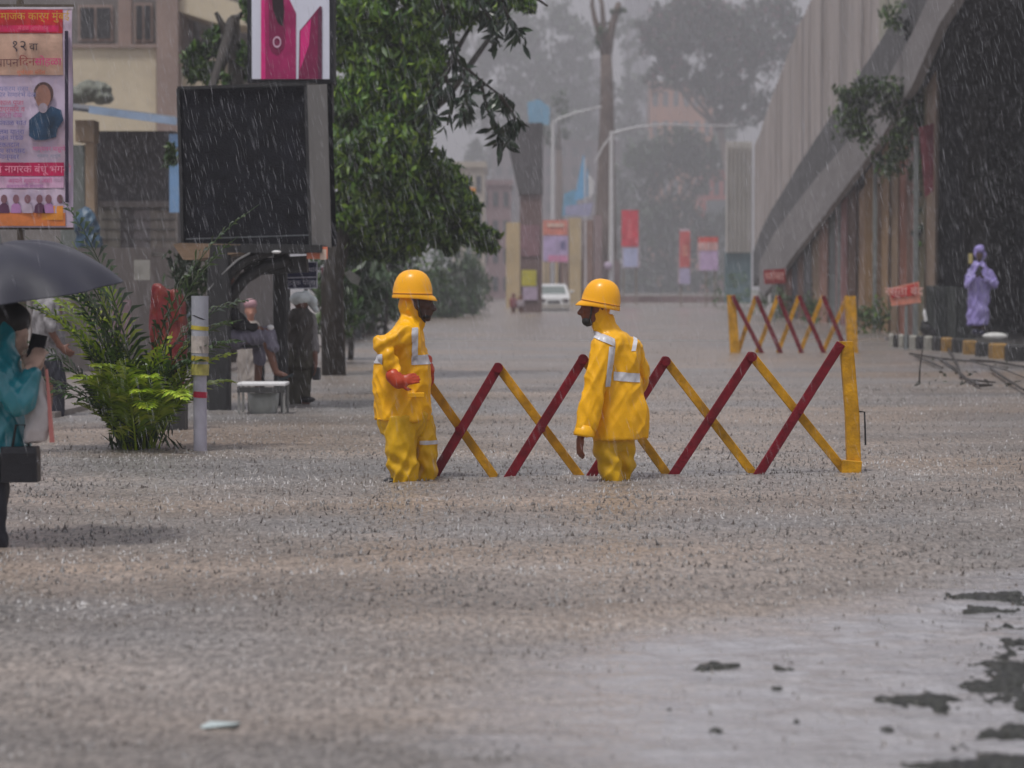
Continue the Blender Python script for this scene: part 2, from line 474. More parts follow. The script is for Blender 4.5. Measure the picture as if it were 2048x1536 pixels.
    for k in range(3):
        a = ang + k * 2.094
        V.append(np.stack([P[:, 0] + np.cos(a) * w, P[:, 1] + np.sin(a) * w, np.full(n, -.004)], 1))
    V.append(np.stack([P[:, 0] + lean[:, 0], P[:, 1] + lean[:, 1], h], 1))
    V = np.stack(V, 1).reshape(-1, 3)
    i = np.arange(n)[:, None] * 4
    F = np.concatenate([i + [[0, 1, 3]], i + [[1, 2, 3]], i + [[2, 0, 3]]], 1).reshape(-1, 3)
    me = bpy.data.meshes.new('splash'); me.vertices.add(n * 4); me.vertices.foreach_set('co', V.ravel())
    me.loops.add(n * 9); me.loops.foreach_set('vertex_index', F.ravel().astype(np.int32))
    me.polygons.add(n * 3); me.polygons.foreach_set('loop_start', np.arange(0, n * 9, 3, dtype=np.int32)); me.update(calc_edges=True)
    sm_ = leafmat('splash_water', [(.12, .10, .09), (.26, .235, .22), (.38, .36, .345), (.55, .54, .54)], .3, False)
    pb = sm_.node_tree.nodes['Principled BSDF']; pb.inputs['Transmission Weight'].default_value = .45; pb.inputs['IOR'].default_value = 1.33
    me.materials.append(sm_)
    link(bpy.data.objects.new('rain_splashes', me), None, 'small spikes of water thrown up by raindrops all over the flooded road', 'splashes', kind='stuff')

ground_setting()

# footpaths at both sides
m = MB(); a = at(100, 835, 22.3)
m.add([(-4.15, 22.2, .05), (-30, 22.2, .05), (-30, 130, .05), (-3.6, 60, .05), (-3.75, 45, .05),
       (-4.15, 22.2, -.4), (-30, 22.2, -.4), (-30, 130, -.4), (-3.6, 60, -.4), (-3.75, 45, -.4)],
      [(0, 1, 2, 3, 4), (0, 5, 6, 1), (0, 4, 9, 5), (4, 3, 8, 9), (3, 2, 7, 8)])
m.build('footpath', mat('wet_paving', (.23, .20, .185), .35, .2, 3, .3, 40), kind='structure')
m = MB()
m.add([(8.3, 54.5, .06), (14, 62, .06), (40, 62, .06), (40, 30, .06), (8.75, 46, .06), (8.45, 50, .06),
       (8.3, 54.5, -.4), (14, 62, -.4), (40, 62, -.4), (40, 30, -.4), (8.75, 46, -.4), (8.45, 50, -.4)],
      [(0, 1, 2, 3, 4, 5), (0, 6, 7, 1), (5, 11, 6, 0), (4, 10, 11, 5), (3, 9, 10, 4)])
m.build('pavement', mat('dark_wet_paving', (.10, .095, .09), .35, .25, 3, .3, 40), kind='structure')
# ================================================================== BARRIERS
YEL = mat('yellow_paint_worn', (.58, .29, .006), .5, .25, 9, .25, 50, coat=.05, spec=.3, dirt=(.16, .09, .03), dirt_amt=.6, dscale=7)
RED = mat('dark_red_paint', (.165, .0025, .011), .5, .3, 12, .25, 50, coat=.05, spec=.25, dirt=(.05, .015, .02), dirt_amt=.5, dscale=8)
BLK = mat('black_rubber', (.012, .012, .013), .45, .2)

def barrier(name, label, tops, bots, d0, d1, post, xs_red_up=True, bar=.062, posts=()):
    """tops/bots photo points of a lazy-tongs barrier standing in the water"""
    allx = [p[0] for p in tops + bots]; x0, x1 = min(allx), max(allx)
    dd = lambda px: d0 + (d1 - d0) * (px - x0) / (x1 - x0)
    base = at((x0 + x1) / 2, 950, (d0 + d1) / 2); base.z = -.02
    r = root(name, base, label, 'barrier', 'folding traffic barriers')
    return r, dd

r, dd = barrier('folding_barrier', 'nearer red and yellow folding lattice barrier standing in the water behind the two men', [(835, 735), (1690, 690)], [(860, 955), (1690, 940)], 15.35, 15.75, None)
redbars = [((862, 962), (997, 733)), ((1012, 964), (1168, 716)), ((1176, 962), (1332, 720)), ((1340, 960), (1503, 711)), ((1510, 960), (1680, 690))]
yelbars = [((838, 738), (996, 964)), ((996, 733), (1170, 966)), ((1166, 716), (1344, 962)), ((1331, 720), (1516, 960)), ((1503, 711), (1692, 945))]
for i, (a, b) in enumerate(redbars):
    m = MB(); A = at(*a, dd(a[0]) - .03); B = at(*b, dd(b[0]) - .03); dv = (A - B).normalized()
    m.beam(B - dv * .012, A + dv * .12, .060, .022, up=(0, -1, .001))
    o = m.build('lattice_bar', RED, r, bevel=.004)
    o['label'] = 'dark red lattice bar'
for i, (a, b) in enumerate(yelbars):
    m = MB(); A = at(*a, dd(a[0]) + .03); B = at(*b, dd(b[0]) + .03); dv = (B - A).normalized()
    m.beam(A, B + dv * .12, .056, .022, up=(0, -1, .001))
    o = m.build('lattice_bar', YEL, r, bevel=.004); o['label'] = 'yellow lattice bar'
for p in [(996, 735), (1166, 718), (1331, 722), (1503, 713)]:
    c = at(*p, dd(p[0]) - .01); m = MB(); m.tube([c + Vector((0, -.06, 0)), c + Vector((0, .05, 0))], [.031, .031], 12); m.build('pivot_bolt', RED, r, smooth=False)
for p in [(916, 858), (1085, 858), (1252, 844), (1421, 840), (1600, 822)]:
    c = at(*p, dd(p[0])); m = MB(); m.tube([c + Vector((0, -.055, 0)), c + Vector((0, .05, 0))], [.019, .019], 10); m.build('pivot_bolt', RED, r)
m = MB(); m.loft([(at(1709, 985, 15.75), (.046, 0, 0), (0, .04, 0)), (at(1704, 830, 15.75), (.045, 0, 0), (0, .04, 0)), (at(1692, 683, 15.75), (.043, 0, 0), (0, .04, 0))], 16, 8)
m.build('end_post', YEL, r, bevel=0)
m = MB(); m.beam(at(1684, 935, 15.70), at(1722, 938, 15.70), .05, .10); m.build('bottom_bracket', YEL, r, bevel=.003)
m = MB(); m.tube([at(1718, 823, 15.78), at(1729, 824, 15.78), at(1730, 850, 15.78), at(1731, 890, 15.78)], .006, 6); m.build('wire_hook', BLK, r)
# left post stands behind the left man
m = MB(); m.loft([(at(836, 985, 15.4), (.04, 0, 0), (0, .03, 0)), (at(834, 725, 15.4), (.04, 0, 0), (0, .03, 0))], 16, 8); m.build('end_post', YEL, r)

# far barrier
base = at(1585, 700, 44); base.z = 0
r2 = root('folding_barrier', base, 'farther yellow folding barrier with dark red bars, near the corrugated sheets', 'barrier', 'folding traffic barriers')
tx = [1465, 1512, 1556, 1598, 1646, 1700]; bx = [1482, 1520, 1562, 1606, 1652, 1700]
for i in range(5):
    A = at(tx[i], 592, 43.9); B = at(bx[i] + 40, 702, 43.9)
    m = MB(); m.beam(A, B + (B - A).normalized() * .15, .075, .03, up=(0, -1, 0)); m.build('lattice_bar', RED, r2)['label'] = 'dark red lattice bar'
    A = at(tx[i + 1] if i < 4 else 1695, 592, 44.1); B = at(bx[i] - 5, 702, 44.1)
    m = MB(); m.beam(A, B + (B - A).normalized() * .15, .075, .03, up=(0, -1, 0)); m.build('lattice_bar', YEL, r2)['label'] = 'yellow lattice bar'
m = MB(); m.loft([(at(1471, 720, 44), (.09, 0, 0), (0, .07, 0)), (at(1462, 590, 44), (.075, 0, 0), (0, .07, 0))], 12, 8); m.build('end_post', YEL, r2)
m = MB(); m.loft([(at(1706, 720, 44), (.1, 0, 0), (0, .07, 0)), (at(1700, 592, 44), (.1, 0, 0), (0, .07, 0))], 12, 8); m.build('end_post', YEL, r2)

# ================================================================== PEOPLE
COAT = mat('yellow_raincoat', (.90, .45, .002), .42, .10, 5, .12, 30, coat=.08, spec=.3)
COAT2 = mat('yellow_rain_trousers', (.68, .385, .003), .42, .15, 5, .12, 30, coat=.08, spec=.3)
HELM = mat('orange_yellow_helmet', (.92, .42, .001), .35, .06, 3, coat=.15, spec=.35)
SKIN = mat('dark_brown_skin', (.055, .022, .013), .5, .15, 20)
HAIR = mat('black_hair', (.008, .007, .007), .6, .2, 40)
TAPE = mat('reflective_tape', (.62, .62, .66), .35, .15, 14)
STRAP = mat('black_strap', (.015, .013, .012), .5, .1)
GLOVE = mat('red_orange_cuff', (.44, .042, .006), .4, .15, 10)

def folds(amp, sx=9, sz=4, seed=0, extra=None):
    def f(p, n):
        q = Vector((p.x * sx, p.y * sx, p.z * sz)) + Vector((seed, seed * 2.3, 0))
        u = p.x * .8 - p.z * .42; w_ = p.z * .9 + p.x * .35
        a = 1 - abs(noise.noise(Vector((u * sx * 1.6, p.y * sx * 1.2, w_ * sz * .7)) + Vector((seed, seed * 2.3, 0)))) * 3.2
        u2 = p.x * .8 + p.z * .35
        c = 1 - abs(noise.noise(Vector((u2 * sx * 2.6, p.y * sx * 1.8, w_ * sz * 1.1)) + Vector((3, seed, 1)))) * 3.2
        b = noise.noise(Vector((p.x * 5, p.y * 5, p.z * 6)) + Vector((seed, 7, 1)))
        v = amp * (max(-.9, a) * .75 + max(-.9, c) * .4 + b * .8 - .35)
        if extra: v += extra(p)
        return v
    return f

def hand(m, wrist, d, palm_n, s=1.0, curl=.6, thumb=1):
    """palm and five fingers; d direction of the hand, palm_n palm normal"""
    wrist = Vector(wrist); d = Vector(d).normalized(); n = Vector(palm_n); n = (n - d * n.dot(d)).normalized(); a = d.cross(n) * thumb
    pc = wrist + d * .045 * s
    Mx = Matrix((d, a, n)).transposed()
    m.cap(wrist - d * .03 * s, wrist + d * .01 * s, .024 * s, .024 * s, 10)
    m.ell(pc, (.052 * s, .042 * s, .018 * s), Mx, 12, 8)
    for k, (o, l) in enumerate(((.030, .062), (.010, .072), (-.011, .067), (-.031, .052))):
        p0 = wrist + d * .075 * s + a * o * s
        d1 = (d * math.cos(curl * .5) + n * math.sin(curl * .5)).normalized(); d2 = (d * math.cos(curl * 1.4) + n * math.sin(curl * 1.4)).normalized()
        p1 = p0 + d1 * l * .5 * s; p2 = p1 + d2 * l * .5 * s
        m.cap(p0, p1, .0098 * s, .009 * s, 8); m.cap(p1, p2, .009 * s, .0075 * s, 8)
    t0 = wrist + d * .02 * s + a * .034 * s; t1 = t0 + (d * .6 + a * .7 + n * .3).normalized() * .036 * s; t2 = t1 + (d * .9 + a * .1 + n * .5).normalized() * .03 * s
    m.cap(t0, t1, .013 * s, .011 * s, 8); m.cap(t1, t2, .011 * s, .008 * s, 8)

def head(m, c, f, s=1.0, beard=True):
    """skull, jaw, brow, nose, lips, ears; c centre, f face direction"""
    c = Vector(c); f = Vector(f).normalized(); z = Vector((0, 0, 1)); x = (f - z * 0).normalized(); up = (z - x * z.dot(x)).normalized(); y = up.cross(x)
    M = Matrix((x, y, up)).transposed()
    L = lambda a, b, cc: c + M @ Vector((a * s, b * s, cc * s))
    m.ell(L(-.012, 0, .02), (.094 * s, .074 * s, .100 * s), M)
    m.ell(L(.028, 0, -.045), (.062 * s, .056 * s, .066 * s), M)      # jaw
    m.ell(L(.062, 0, -.092), (.022 * s, .026 * s, .018 * s), M, 10, 8)  # chin
    m.ell(L(.068, 0, .025), (.020 * s, .048 * s, .012 * s), M, 12, 8)  # brow
    for q in (-1, 1):
        m.ell(L(.055, q * .034, -.012), (.026 * s, .022 * s, .022 * s), M, 10, 8)  # cheek
        m.ell(L(.070, q * .031, .008), (.012 * s, .014 * s, .008 * s), M, 10, 8)
        m.ell(L(-.005, q * .074, -.01), (.018 * s, .009 * s, .030 * s), M, 10, 8)  # ear
    m.cap(L(.076, 0, .012), L(.104, 0, -.026), .009 * s, .014 * s, 10)
    m.ell(L(.094, 0, -.032), (.014 * s, .019 * s, .010 * s), M, 10, 8)
    m.ell(L(.082, 0, -.055), (.012 * s, .024 * s, .007 * s), M, 10, 8)
    m.ell(L(.079, 0, -.067), (.012 * s, .021 * s, .007 * s), M, 10, 8)
    return L, M

def helmet(parent, c, f, s=1.0, tilt=0, material=HELM, rx=.123, ry=.106, h=.172, brim=.004, visor=.027, name='helmet'):
    c = Vector(c); f = Vector(f).normalized(); y = Vector((0, 0, 1)).cross(f); f2 = f * math.cos(tilt) - Vector((0, 0, 1)) * math.sin(tilt); up = f2.cross(y)
    M = Matrix((f2, y, up)).transposed()
    m = MB(); V = []; F = []; seg = 36
    prof = [(1.0 + brim / rx, -.006), (1.0 + brim / rx, 0), (1.045, .007), (1.0, .016), (.965, .045), (.90, .080), (.79, .110), (.64, .133), (.45, .148), (.24, .156), (.1, .158)]
    for j, (q, z) in enumerate(prof):
        z = z * h / .158
        for k in range(seg):
            a = 2 * math.pi * k / seg; ex = max(0, math.cos(a)) ** 2
            v = visor * ex * (1 if j < 2 else (.35 if j == 2 else 0))
            ridge = .004 * math.exp(-(math.sin(a) / .25) ** 2) if j > 3 else 0
            V.append(c + M @ Vector(((rx * q + v + ridge) * math.cos(a) * s, ry * (q + ridge / rx) * math.sin(a) * s, (z - .014 * ex * (1 if j < 2 else 0)) * s)))
    top = len(V); V.append(c + M @ Vector((0, 0, h * s)))
    n = len(prof)
    for j in range(n - 1):
        for k in range(seg):
            k2 = (k + 1) % seg; F.append((j * seg + k, j * seg + k2, (j + 1) * seg + k2, (j + 1) * seg + k))
    for k in range(seg): F.append(((n - 1) * seg + k, (n - 1) * seg + (k + 1) % seg, top))
    # inner lining
    b = len(V)
    for k in range(seg):
        a = 2 * math.pi * k / seg; V.append(c + M @ Vector((rx * .93 * math.cos(a) * s, ry * .93 * math.sin(a) * s, .004 * s)))
    V.append(c + M @ Vector((0, 0, (h - .03) * s)))
    for k in range(seg):
        k2 = (k + 1) % seg; F.append((k, b + k, b + k2, k2)); F.append((b + k, len(V) - 1, b + k2))
    m.add(V, F); o = m.build(name, material, parent, smooth=True)
    if visor > 0:
        q = MB(); q.tube([c + M @ Vector((rx * 1.004 * math.cos(2 * math.pi * k / 32) * s, ry * 1.004 * math.sin(2 * math.pi * k / 32) * s, .024 * s)) for k in range(33)], .0032 * s, 6); q.build('rim_seam', mat('helmet_seam', (.55, .20, .002), .5, .1), o, smooth=True)
    return o, M

# ---------------- left man, facing right, near hand on his hip
D = 15.15
r = root('person', at(818, 962, D) * 1.0, 'man in yellow raincoat and orange helmet facing right with a hand on his hip', 'person', 'men in yellow raincoats at the barrier')
r.location.z = 0
P = lambda px, py, dy=0: at(px, py, D + dy)
PX = D / FPX
def ring(cx, py, hw, hd, dy=0, rot=0, tilt=0):
    u = Vector((math.cos(rot), math.sin(rot), tilt)) * hw; v = Vector((-math.sin(rot), math.cos(rot), 0)) * hd
    return (P(cx, py, dy), u, v)
# body
b = MB()
L, M = head(b, P(838, 607), (1, -.05, -.08), .98)
b.cap(P(832, 640), P(824, 662), .038, .05)
b.loft([ring(808, 860, .12, .14), ring(806, 800, .12, .14), ring(806, 740, .12, .15), ring(812, 680, .09, .17), ring(818, 660, .06, .12)])
b.cap(P(812, 674, -.13), P(770, 690, -.22), .032, .030); b.cap(P(770, 690, -.22), P(789, 748, -.25), .030, .028)
b.cap(P(822, 668, .16), P(828, 720, .2), .05, .045); b.cap(P(828, 720, .2), P(852, 735, .1), .045, .034)
for cx, cx2, dy in ((802, 800, -.09), (842, 856, .09)):
    b.cap(P(cx, 840, dy), P(cx2, 985, dy), .05, .035); b.cap(P(cx2, 985, dy), P(cx2 + 20, 1000, dy), .035, .03)
hand(b, P(797, 764, -.28), (.9, .03, .22), (0, .9, -.3), .75, .4, -1)
hand(b, P(857, 728, .07), (.05, -.3, -.95), (-.5, .5, 0), .88, .5, -1)
body = fuse(b, 'body', SKIN, r, .007, 2)
# trousers
t = MB()
t.loft([ring(806, 820, .155, .15), ring(806, 850, .15, .15), ring(806, 870, .12, .12)])
t.loft([ring(802, 830, .098, .10, -.08), ring(802, 870, .094, .10, -.09), ring(804, 910, .093, .095, -.1), ring(808, 945, .092, .09, -.1), ring(806, 962, .075, .08, -.1), ring(805, 1000, .07, .07, -.1)], 24, 2.2)
t.loft([ring(838, 830, .085, .10, .08), ring(842, 870, .085, .10, .07), ring(850, 905, .075, .09, .06), ring(853, 945, .066, .08, .06), ring(852, 962, .055, .07, .06), ring(852, 1000, .05, .06, .06)], 24, 2.2)
tr = fuse(t, 'trousers', COAT2, r, .0085, 3, folds(.013, 9, 3, 3, lambda p: .008 * math.sin(p.z * 60 + p.x * 30) * max(0, 1 - abs(p.z - .1) * 8)))
bd = band(tr, 'reflective_strip', TAPE, tr, [(P(0, 889), (0, 0, 1)), (P(0, 881), (0, 0, -1)), (P(840, 885), (1, 0, 0))], .003)
# jacket
j = MB()
j.loft([ring(804, 840, .172, .175), ring(804, 838.0, .172, .176), ring(805.5, 800, .174, .175), ring(805, 760, .172, .172), ring(805, 730, .164, .17), ring(808, 700, .135, .18), ring(812, 672, .105, .19), ring(815, 655, .082, .165), ring(817, 643, .062, .11), ring(819, 630, .054, .065), ring(820, 618, .05, .06)], 32, 2.3)
j.ell(P(823, 615), (.077, .080, .100), Matrix.Rotation(-.25, 3, 'Y'))        # hood under the helmet
j.cap(P(838, 628), P(834, 646), .045, .05)
j.cap(P(812, 668, -.15), P(762, 688, -.24), .070, .052); j.cap(P(762, 688, -.24), P(790, 744, -.255), .054, .045)
j.cap(P(820, 668, .14), P(836, 705, .2), .07, .058); j.cap(P(836, 705, .2), P(850, 735, .06), .055, .045)
def ex(p):
    q = p - P(780, 690, -.2); return .010 * math.sin((p.x * .7 - p.z) * 75) * math.exp(-(q.length / .14) ** 2)
jk = fuse(j, 'jacket', COAT, r, .0075, 3, folds(.014, 9, 3.0, 1, ex))
pk = MB(); pk.box(P(832, 790, -.185), (.105, .012, .030), rz=.25); pk.build('pocket_flap', COAT, jk, bevel=.004)
# tape: waist band broken by the arm, chest strap
band(jk, 'reflective_strip', TAPE, jk, [(P(0, 726), (0, 0, 1)), (P(0, 706), (0, 0, -1)), (P(770, 700), (-1, 0, 0))])
band(jk, 'reflective_strip', TAPE, jk, [(P(0, 728), (0, 0, 1)), (P(0, 709), (0, 0, -1)), (P(825, 700), (1, 0, 0)), (P(800, 700, .08), (0, -1, 0))])
band(jk, 'reflective_strip', TAPE, jk, [(P(0, 722), (0, 0, 1)), (P(0, 655), (0, 0, -1)), (P(826, 700), (1, 0, .0)), (P(837, 700), (-1, 0, 0)), (P(800, 700, -.02), (0, -1, 0))])
# cuffs
m = MB(); m.cap(P(851, 728, .06), P(857, 741, .05), .044, .04, 14); m.build('cuff', GLOVE, jk, smooth=True)
gl = MB(); hand(gl, P(797, 764, -.285), (.9, .03, .22), (0, .9, -.3), .92, .4, -1); gl.cap(P(787, 752, -.262), P(797, 764, -.28), .050, .044); fuse(gl, 'glove', GLOVE, r, .006, 2)
gl = MB(); hand(gl, P(857, 728, .07), (.05, -.3, -.95), (-.5, .5, 0), 1.1, .5, -1); fuse(gl, 'glove', GLOVE, r, .006, 2)
m = MB(); m.ell(P(783, 962, -.1), (.05, .05, .022)); m.build('boot', BLK, r, smooth=True)
m = MB(); m.ell(P(838, 962, .05), (.06, .04, .022)); m.build('boot', BLK, r, smooth=True)
hl, HM = helmet(r, P(825, 595), (1, -.05, 0), 1.0, .02)
m = MB(); m.tube([P(836, 594, -.075), P(838, 615, -.085), P(844, 637, -.05), P(850, 644, 0)], .006, 6); m.build('chin_strap', STRAP, hl)
m = MB()
m.ell(P(849.5, 632), (.040, .050, .026)); m.build('beard', HAIR, r, smooth=True)

# ---------------- right man, seen from behind, head turned to the left
r = root('person', at(1228, 961, D), 'man in yellow raincoat and orange helmet seen from behind, arm hanging, looking left', 'person', 'men in yellow raincoats at the barrier')
r.location.z = 0
rot = math.atan2(.5, .866)   # shoulder line
def rg2(cx, py, hw, dy=0, k=.62, tilt=0):
    a = hw * PX / math.sqrt(.75 + .25 * k * k); bb = a * k
    return (P(cx, py, dy), Vector((math.cos(rot), math.sin(rot), tilt)) * a, Vector((-math.sin(rot), math.cos(rot), 0)) * bb)
b = MB()
head(b, P(1190, 614), (-1, .05, -.12), .98)
b.cap(P(1197, 640), P(1218, 664), .036, .05)
b.loft([rg2(1234, 870, 32), rg2(1238, 800, 32), rg2(1240, 740, 30), rg2(1236, 695, 34), rg2(1224, 672, 16)])
b.cap(P(1204, 698, -.08), P(1187, 790, -.155), .036, .034); b.cap(P(1187, 790, -.155), P(1163, 868, -.17), .034, .028)
b.cap(P(1266, 696, .11), P(1283, 752, .17), .036, .032); b.cap(P(1283, 752, .17), P(1262, 800, .35), .03, .028)
b.cap(P(1218, 860, -.03), P(1226, 985, -.04), .05, .036); b.cap(P(1244, 860, .05), P(1246, 985, .08), .045, .034)
hand(b, P(1162, 872, -.17), (-.12, -.1, -1), (.85, .4, 0), .98, .5, -1)
hand(b, P(1262, 800, .35), (-.8, .5, 0), (0, .4, -.8), .98, .5, 1)
fuse(b, 'body', mat('brown_skin', (.17, .048, .02), .5, .15, 20), r, .007, 2)
t = MB()
t.loft([rg2(1230, 850, 43, k=.7), rg2(1229, 885, 42, k=.7), rg2(1229, 905, 36)])
t.loft([(P(1212, 868, -.02), (.088, 0, 0), (0, .095, 0)), (P(1214, 905, -.03), (.082, 0, 0), (0, .09, 0)), (P(1222, 945, -.04), (.066, 0, 0), (0, .08, 0)), (P(1226, 962, -.04), (.056, 0, 0), (0, .07, 0)), (P(1226, 1000, -.04), (.055, 0, 0), (0, .06, 0))], 24, 2.2)
t.loft([(P(1247, 868, .04), (.088, 0, 0), (0, .095, 0)), (P(1248, 905, .06), (.072, 0, 0), (0, .09, 0)), (P(1249, 945, .08), (.056, 0, 0), (0, .08, 0)), (P(1247, 962, .08), (.055, 0, 0), (0, .07, 0)), (P(1247, 1000, .08), (.05, 0, 0), (0, .06, 0))], 24, 2.2)
tr = fuse(t, 'trousers', COAT2, r, .0085, 3, folds(.012, 7, 7, 9, lambda p: .010 * math.sin(p.z * 50 + p.x * 22) * max(0, 1 - abs(p.z - .12) * 7)))
j = MB()
j.loft([rg2(1243, 878, 55), rg2(1243, 876, 55.5), rg2(1243, 850, 54), rg2(1244, 820, 51), rg2(1243, 780, 44), rg2(1241, 745, 40), rg2(1238, 710, 45), rg2(1233, 688, 46), rg2(1228, 674, 38), rg2(1220, 662, 26, k=.8), rg2(1211, 648, 20, k=.95), rg2(1206, 630, 18, k=1)], 32, 2.2)
j.ell(P(1201, 618), (.060, .074, .090), Matrix.Rotation(.2, 3, 'Y'))
j.cap(P(1190, 634), P(1200, 650), .046, .05)
j.cap(P(1203, 694, -.09), P(1188, 790, -.16), .080, .068); j.cap(P(1188, 790, -.16), P(1171, 852, -.18), .070, .066)
j.cap(P(1266, 696, .11), P(1285, 750, .17), .066, .052); j.cap(P(1285, 750, .17), P(1264, 790, .32), .055, .05)
jk = fuse(j, 'jacket', COAT, r, .0075, 3, folds(.013, 9, 2.2, 5))
band(jk, 'reflective_strip', TAPE, jk, [(P(1250, 762), (.10, 0, 1)), (P(1250, 744), (-.10, 0, -1)), (P(1226, 760), (1, 0, 0)), (P(1279, 760), (-1, 0, 0)), (P(1240, 760, .05), (0, -1, 0))])
band(jk, 'reflective_strip', TAPE, jk, [(P(1191, 677), (.42, 0, 1)), (P(1191, 662), (-.42, 0, -1)), (P(1228, 700), (-1, 0, 0)), (P(1187, 700), (1, 0, 0)), ((P(1240, 760, .10)), (0, -1, 0))], .005)
band(jk, 'reflective_strip', TAPE, jk, [(P(1216, 692), (1, 0, -.10)), (P(1229, 692), (-1, 0, .12)), (P(0, 692), (0, 0, -1)), (P(0, 772), (0, 0, 1)), ((P(1240, 760, .0)), (0, -1, 0))], .003)
band(jk, 'reflective_strip', TAPE, jk, [(P(1268, 676), (1, 0, -.25)), (P(1277, 676), (-1, 0, .25)), (P(0, 672), (0, 0, -1)), (P(0, 702), (0, 0, 1)), ((P(1240, 760, .2)), (0, -1, 0))], .003)
m = MB(); m.tube([P(1172, 850, -.18), P(1168, 868, -.18), P(1167.5, 872, -.18)], [.056, .0655, .064], 20); m.build('cuff', COAT, jk, smooth=True)
hl, HM = helmet(r, P(1200, 613), (-1, .05, 0), 1.0, -.18, rx=.121)
m = MB(); m.tube([P(1184, 608, -.075), P(1182, 628, -.08), P(1178, 648, -.04), P(1174, 652, 0)], .006, 6); m.build('chin_strap', STRAP, hl)
m = MB(); m.ell(P(1176, 642), (.038, .052, .034)); m.build('beard', HAIR, r, smooth=True)
# ================================================================== FLYOVER, RIGHT SIDE
def interp(tab):
    xs = [a for a, b in tab]; ys = [b for a, b in tab]
    def f(x):
        if x <= xs[0]: return ys[0] + (ys[1] - ys[0]) / (xs[1] - xs[0]) * (x - xs[0])
        if x >= xs[-1]: return ys[-1] + (ys[-1] - ys[-2]) / (xs[-1] - xs[-2]) * (x - xs[-1])
        return float(np.interp(x, xs, ys))
    return f
Dr = interp([(1480, 118), (1500, 110), (1560, 95), (1600, 88), (1700, 72), (1780, 62), (1850, 54), (1950, 47), (2048, 42)])
yt = interp([(1500, 520), (1530, 440), (1560, 392), (1600, 325), (1650, 250), (1700, 175), (1750, 100), (1808, 0), (1860, -95)])
ym = interp([(1505, 575), (1560, 468), (1600, 415), (1650, 352), (1700, 298), (1780, 185), (1850, 60), (1878, 0), (1930, -110)])
yb = interp([(1530, 604), (1560, 565), (1600, 512), (1700, 385), (1780, 280), (1850, 165), (1902, 50), (1936, 0), (2000, -140)])
CONC = mat('weathered_concrete', (.25, .235, .235), .8, .2, 1.2, .3, 20, dirt=(.11, .10, .10), dirt_amt=.8, dscale=.6, stretch=(1, .4, 1.6))
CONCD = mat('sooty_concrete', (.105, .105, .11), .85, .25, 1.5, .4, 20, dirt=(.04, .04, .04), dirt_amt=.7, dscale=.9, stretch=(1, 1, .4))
LEAFD = leafmat('dark_leaves', [(.008, .02, .008), (.02, .05, .012), (.035, .075, .015)])
LEAFM = leafmat('mid_leaves', [(.012, .03, .012), (.03, .075, .018), (.06, .13, .02), (.11, .19, .02)])

UNDER_SHADE = mat('shade_black', (.009, .010, .013), .95, .4, 1.5, .5, 12, dirt=(.022, .024, .027), dirt_amt=.5, dscale=1.2, spec=.2)  # near-black colour stands in for the shade under the flyover
fly = root('flyover', at(1700, 640, 72), 'grey concrete flyover ramp climbing from the road end up to the right over the sheets', 'flyover')
st = list(range(1506, 2060, 18))
def strip(name, lo, hi, back, fwd, material, px_list, parent):
    V = []; F = []
    for i, px in enumerate(px_list):
        d = Dr(px); a = at(px, lo(px), d); b = at(px, hi(px), d); a.x += fwd; b.x += fwd
        V += [a, b, b + Vector((back, 0, 0)), a + Vector((back, 0, 0))]
    n = len(px_list)
    for i in range(n - 1):
        for k in range(4):
            k2 = (k + 1) % 4; F.append((i * 4 + k, i * 4 + k2, (i + 1) * 4 + k2, (i + 1) * 4 + k))
    F.append((0, 1, 2, 3)); F.append(((n - 1) * 4 + 3, (n - 1) * 4 + 2, (n - 1) * 4 + 1, (n - 1) * 4))
    m = MB(); m.add(V, F); return m.build(name, material, parent)
strip('edge_girder', yb, ym, .2, -.25, CONC, [1530] + st[2:], fly)
strip('parapet', lambda x: ym(x) - .5, yt, .35, 0, CONCD, st, fly)
strip('deck', lambda x: yb(x) + 0, lambda x: yb(x) - (yb(x) - ym(x)) * .45, 9, .26, UNDER_SHADE, [1530] + st[2:], fly)  # soffit darkness comes from this colour, painted as shade
# tall corrugated screens standing on the parapet, sheet by sheet
def corrug(p0, p1, z0a, z1a, z0b, z1b, ridges, amp, th=.01):
    """corrugated upright sheet from p0 to p1 (plan points); bottom and top heights at both ends"""
    m = MB(); p0 = Vector(p0); p1 = Vector(p1); d = (p1 - p0); n = Vector((-d.y, d.x, 0)).normalized(); V = []; F = []
    N = ridges * 2
    for i in range(N + 1):
        t = i / N; q = p0 + d * t + n * (amp if i % 2 else -amp)
        V += [Vector((q.x, q.y, z0a + (z0b - z0a) * t)), Vector((q.x, q.y, z1a + (z1b - z1a) * t))]
    for i in range(N): F.append((2 * i, 2 * i + 2, 2 * i + 3, 2 * i + 1))
    return m.add(V, F)
SHEETS = [mat('screen_sheet_a', (.40, .36, .345), .6, .15, .8, dirt=(.15, .125, .11), dirt_amt=.8, dscale=.6, stretch=(1, 1, .15)),
          mat('screen_sheet_b', (.32, .29, .28), .6, .15, .8, dirt=(.13, .11, .09), dirt_amt=.8, dscale=.6, stretch=(1, 1, .15)),
          mat('screen_sheet_c', (.36, .35, .29), .6, .15, .8, dirt=(.13, .14, .09), dirt_amt=.7, dscale=.6, stretch=(1, 1, .15))]
ytop = interp([(1498, 300), (1515, 262), (1560, 128), (1610, 0), (1660, -125), (1700, -200), (1850, -220)])
scr = root('noise_barrier', at(1600, 400, 88), 'tall pale ribbed screen of upright sheets along the edge of the flyover ramp', 'noise barrier')
xs = [1503]
while xs[-1] < 1835: xs.append(xs[-1] + 8 + (xs[-1] - 1500) * .035)
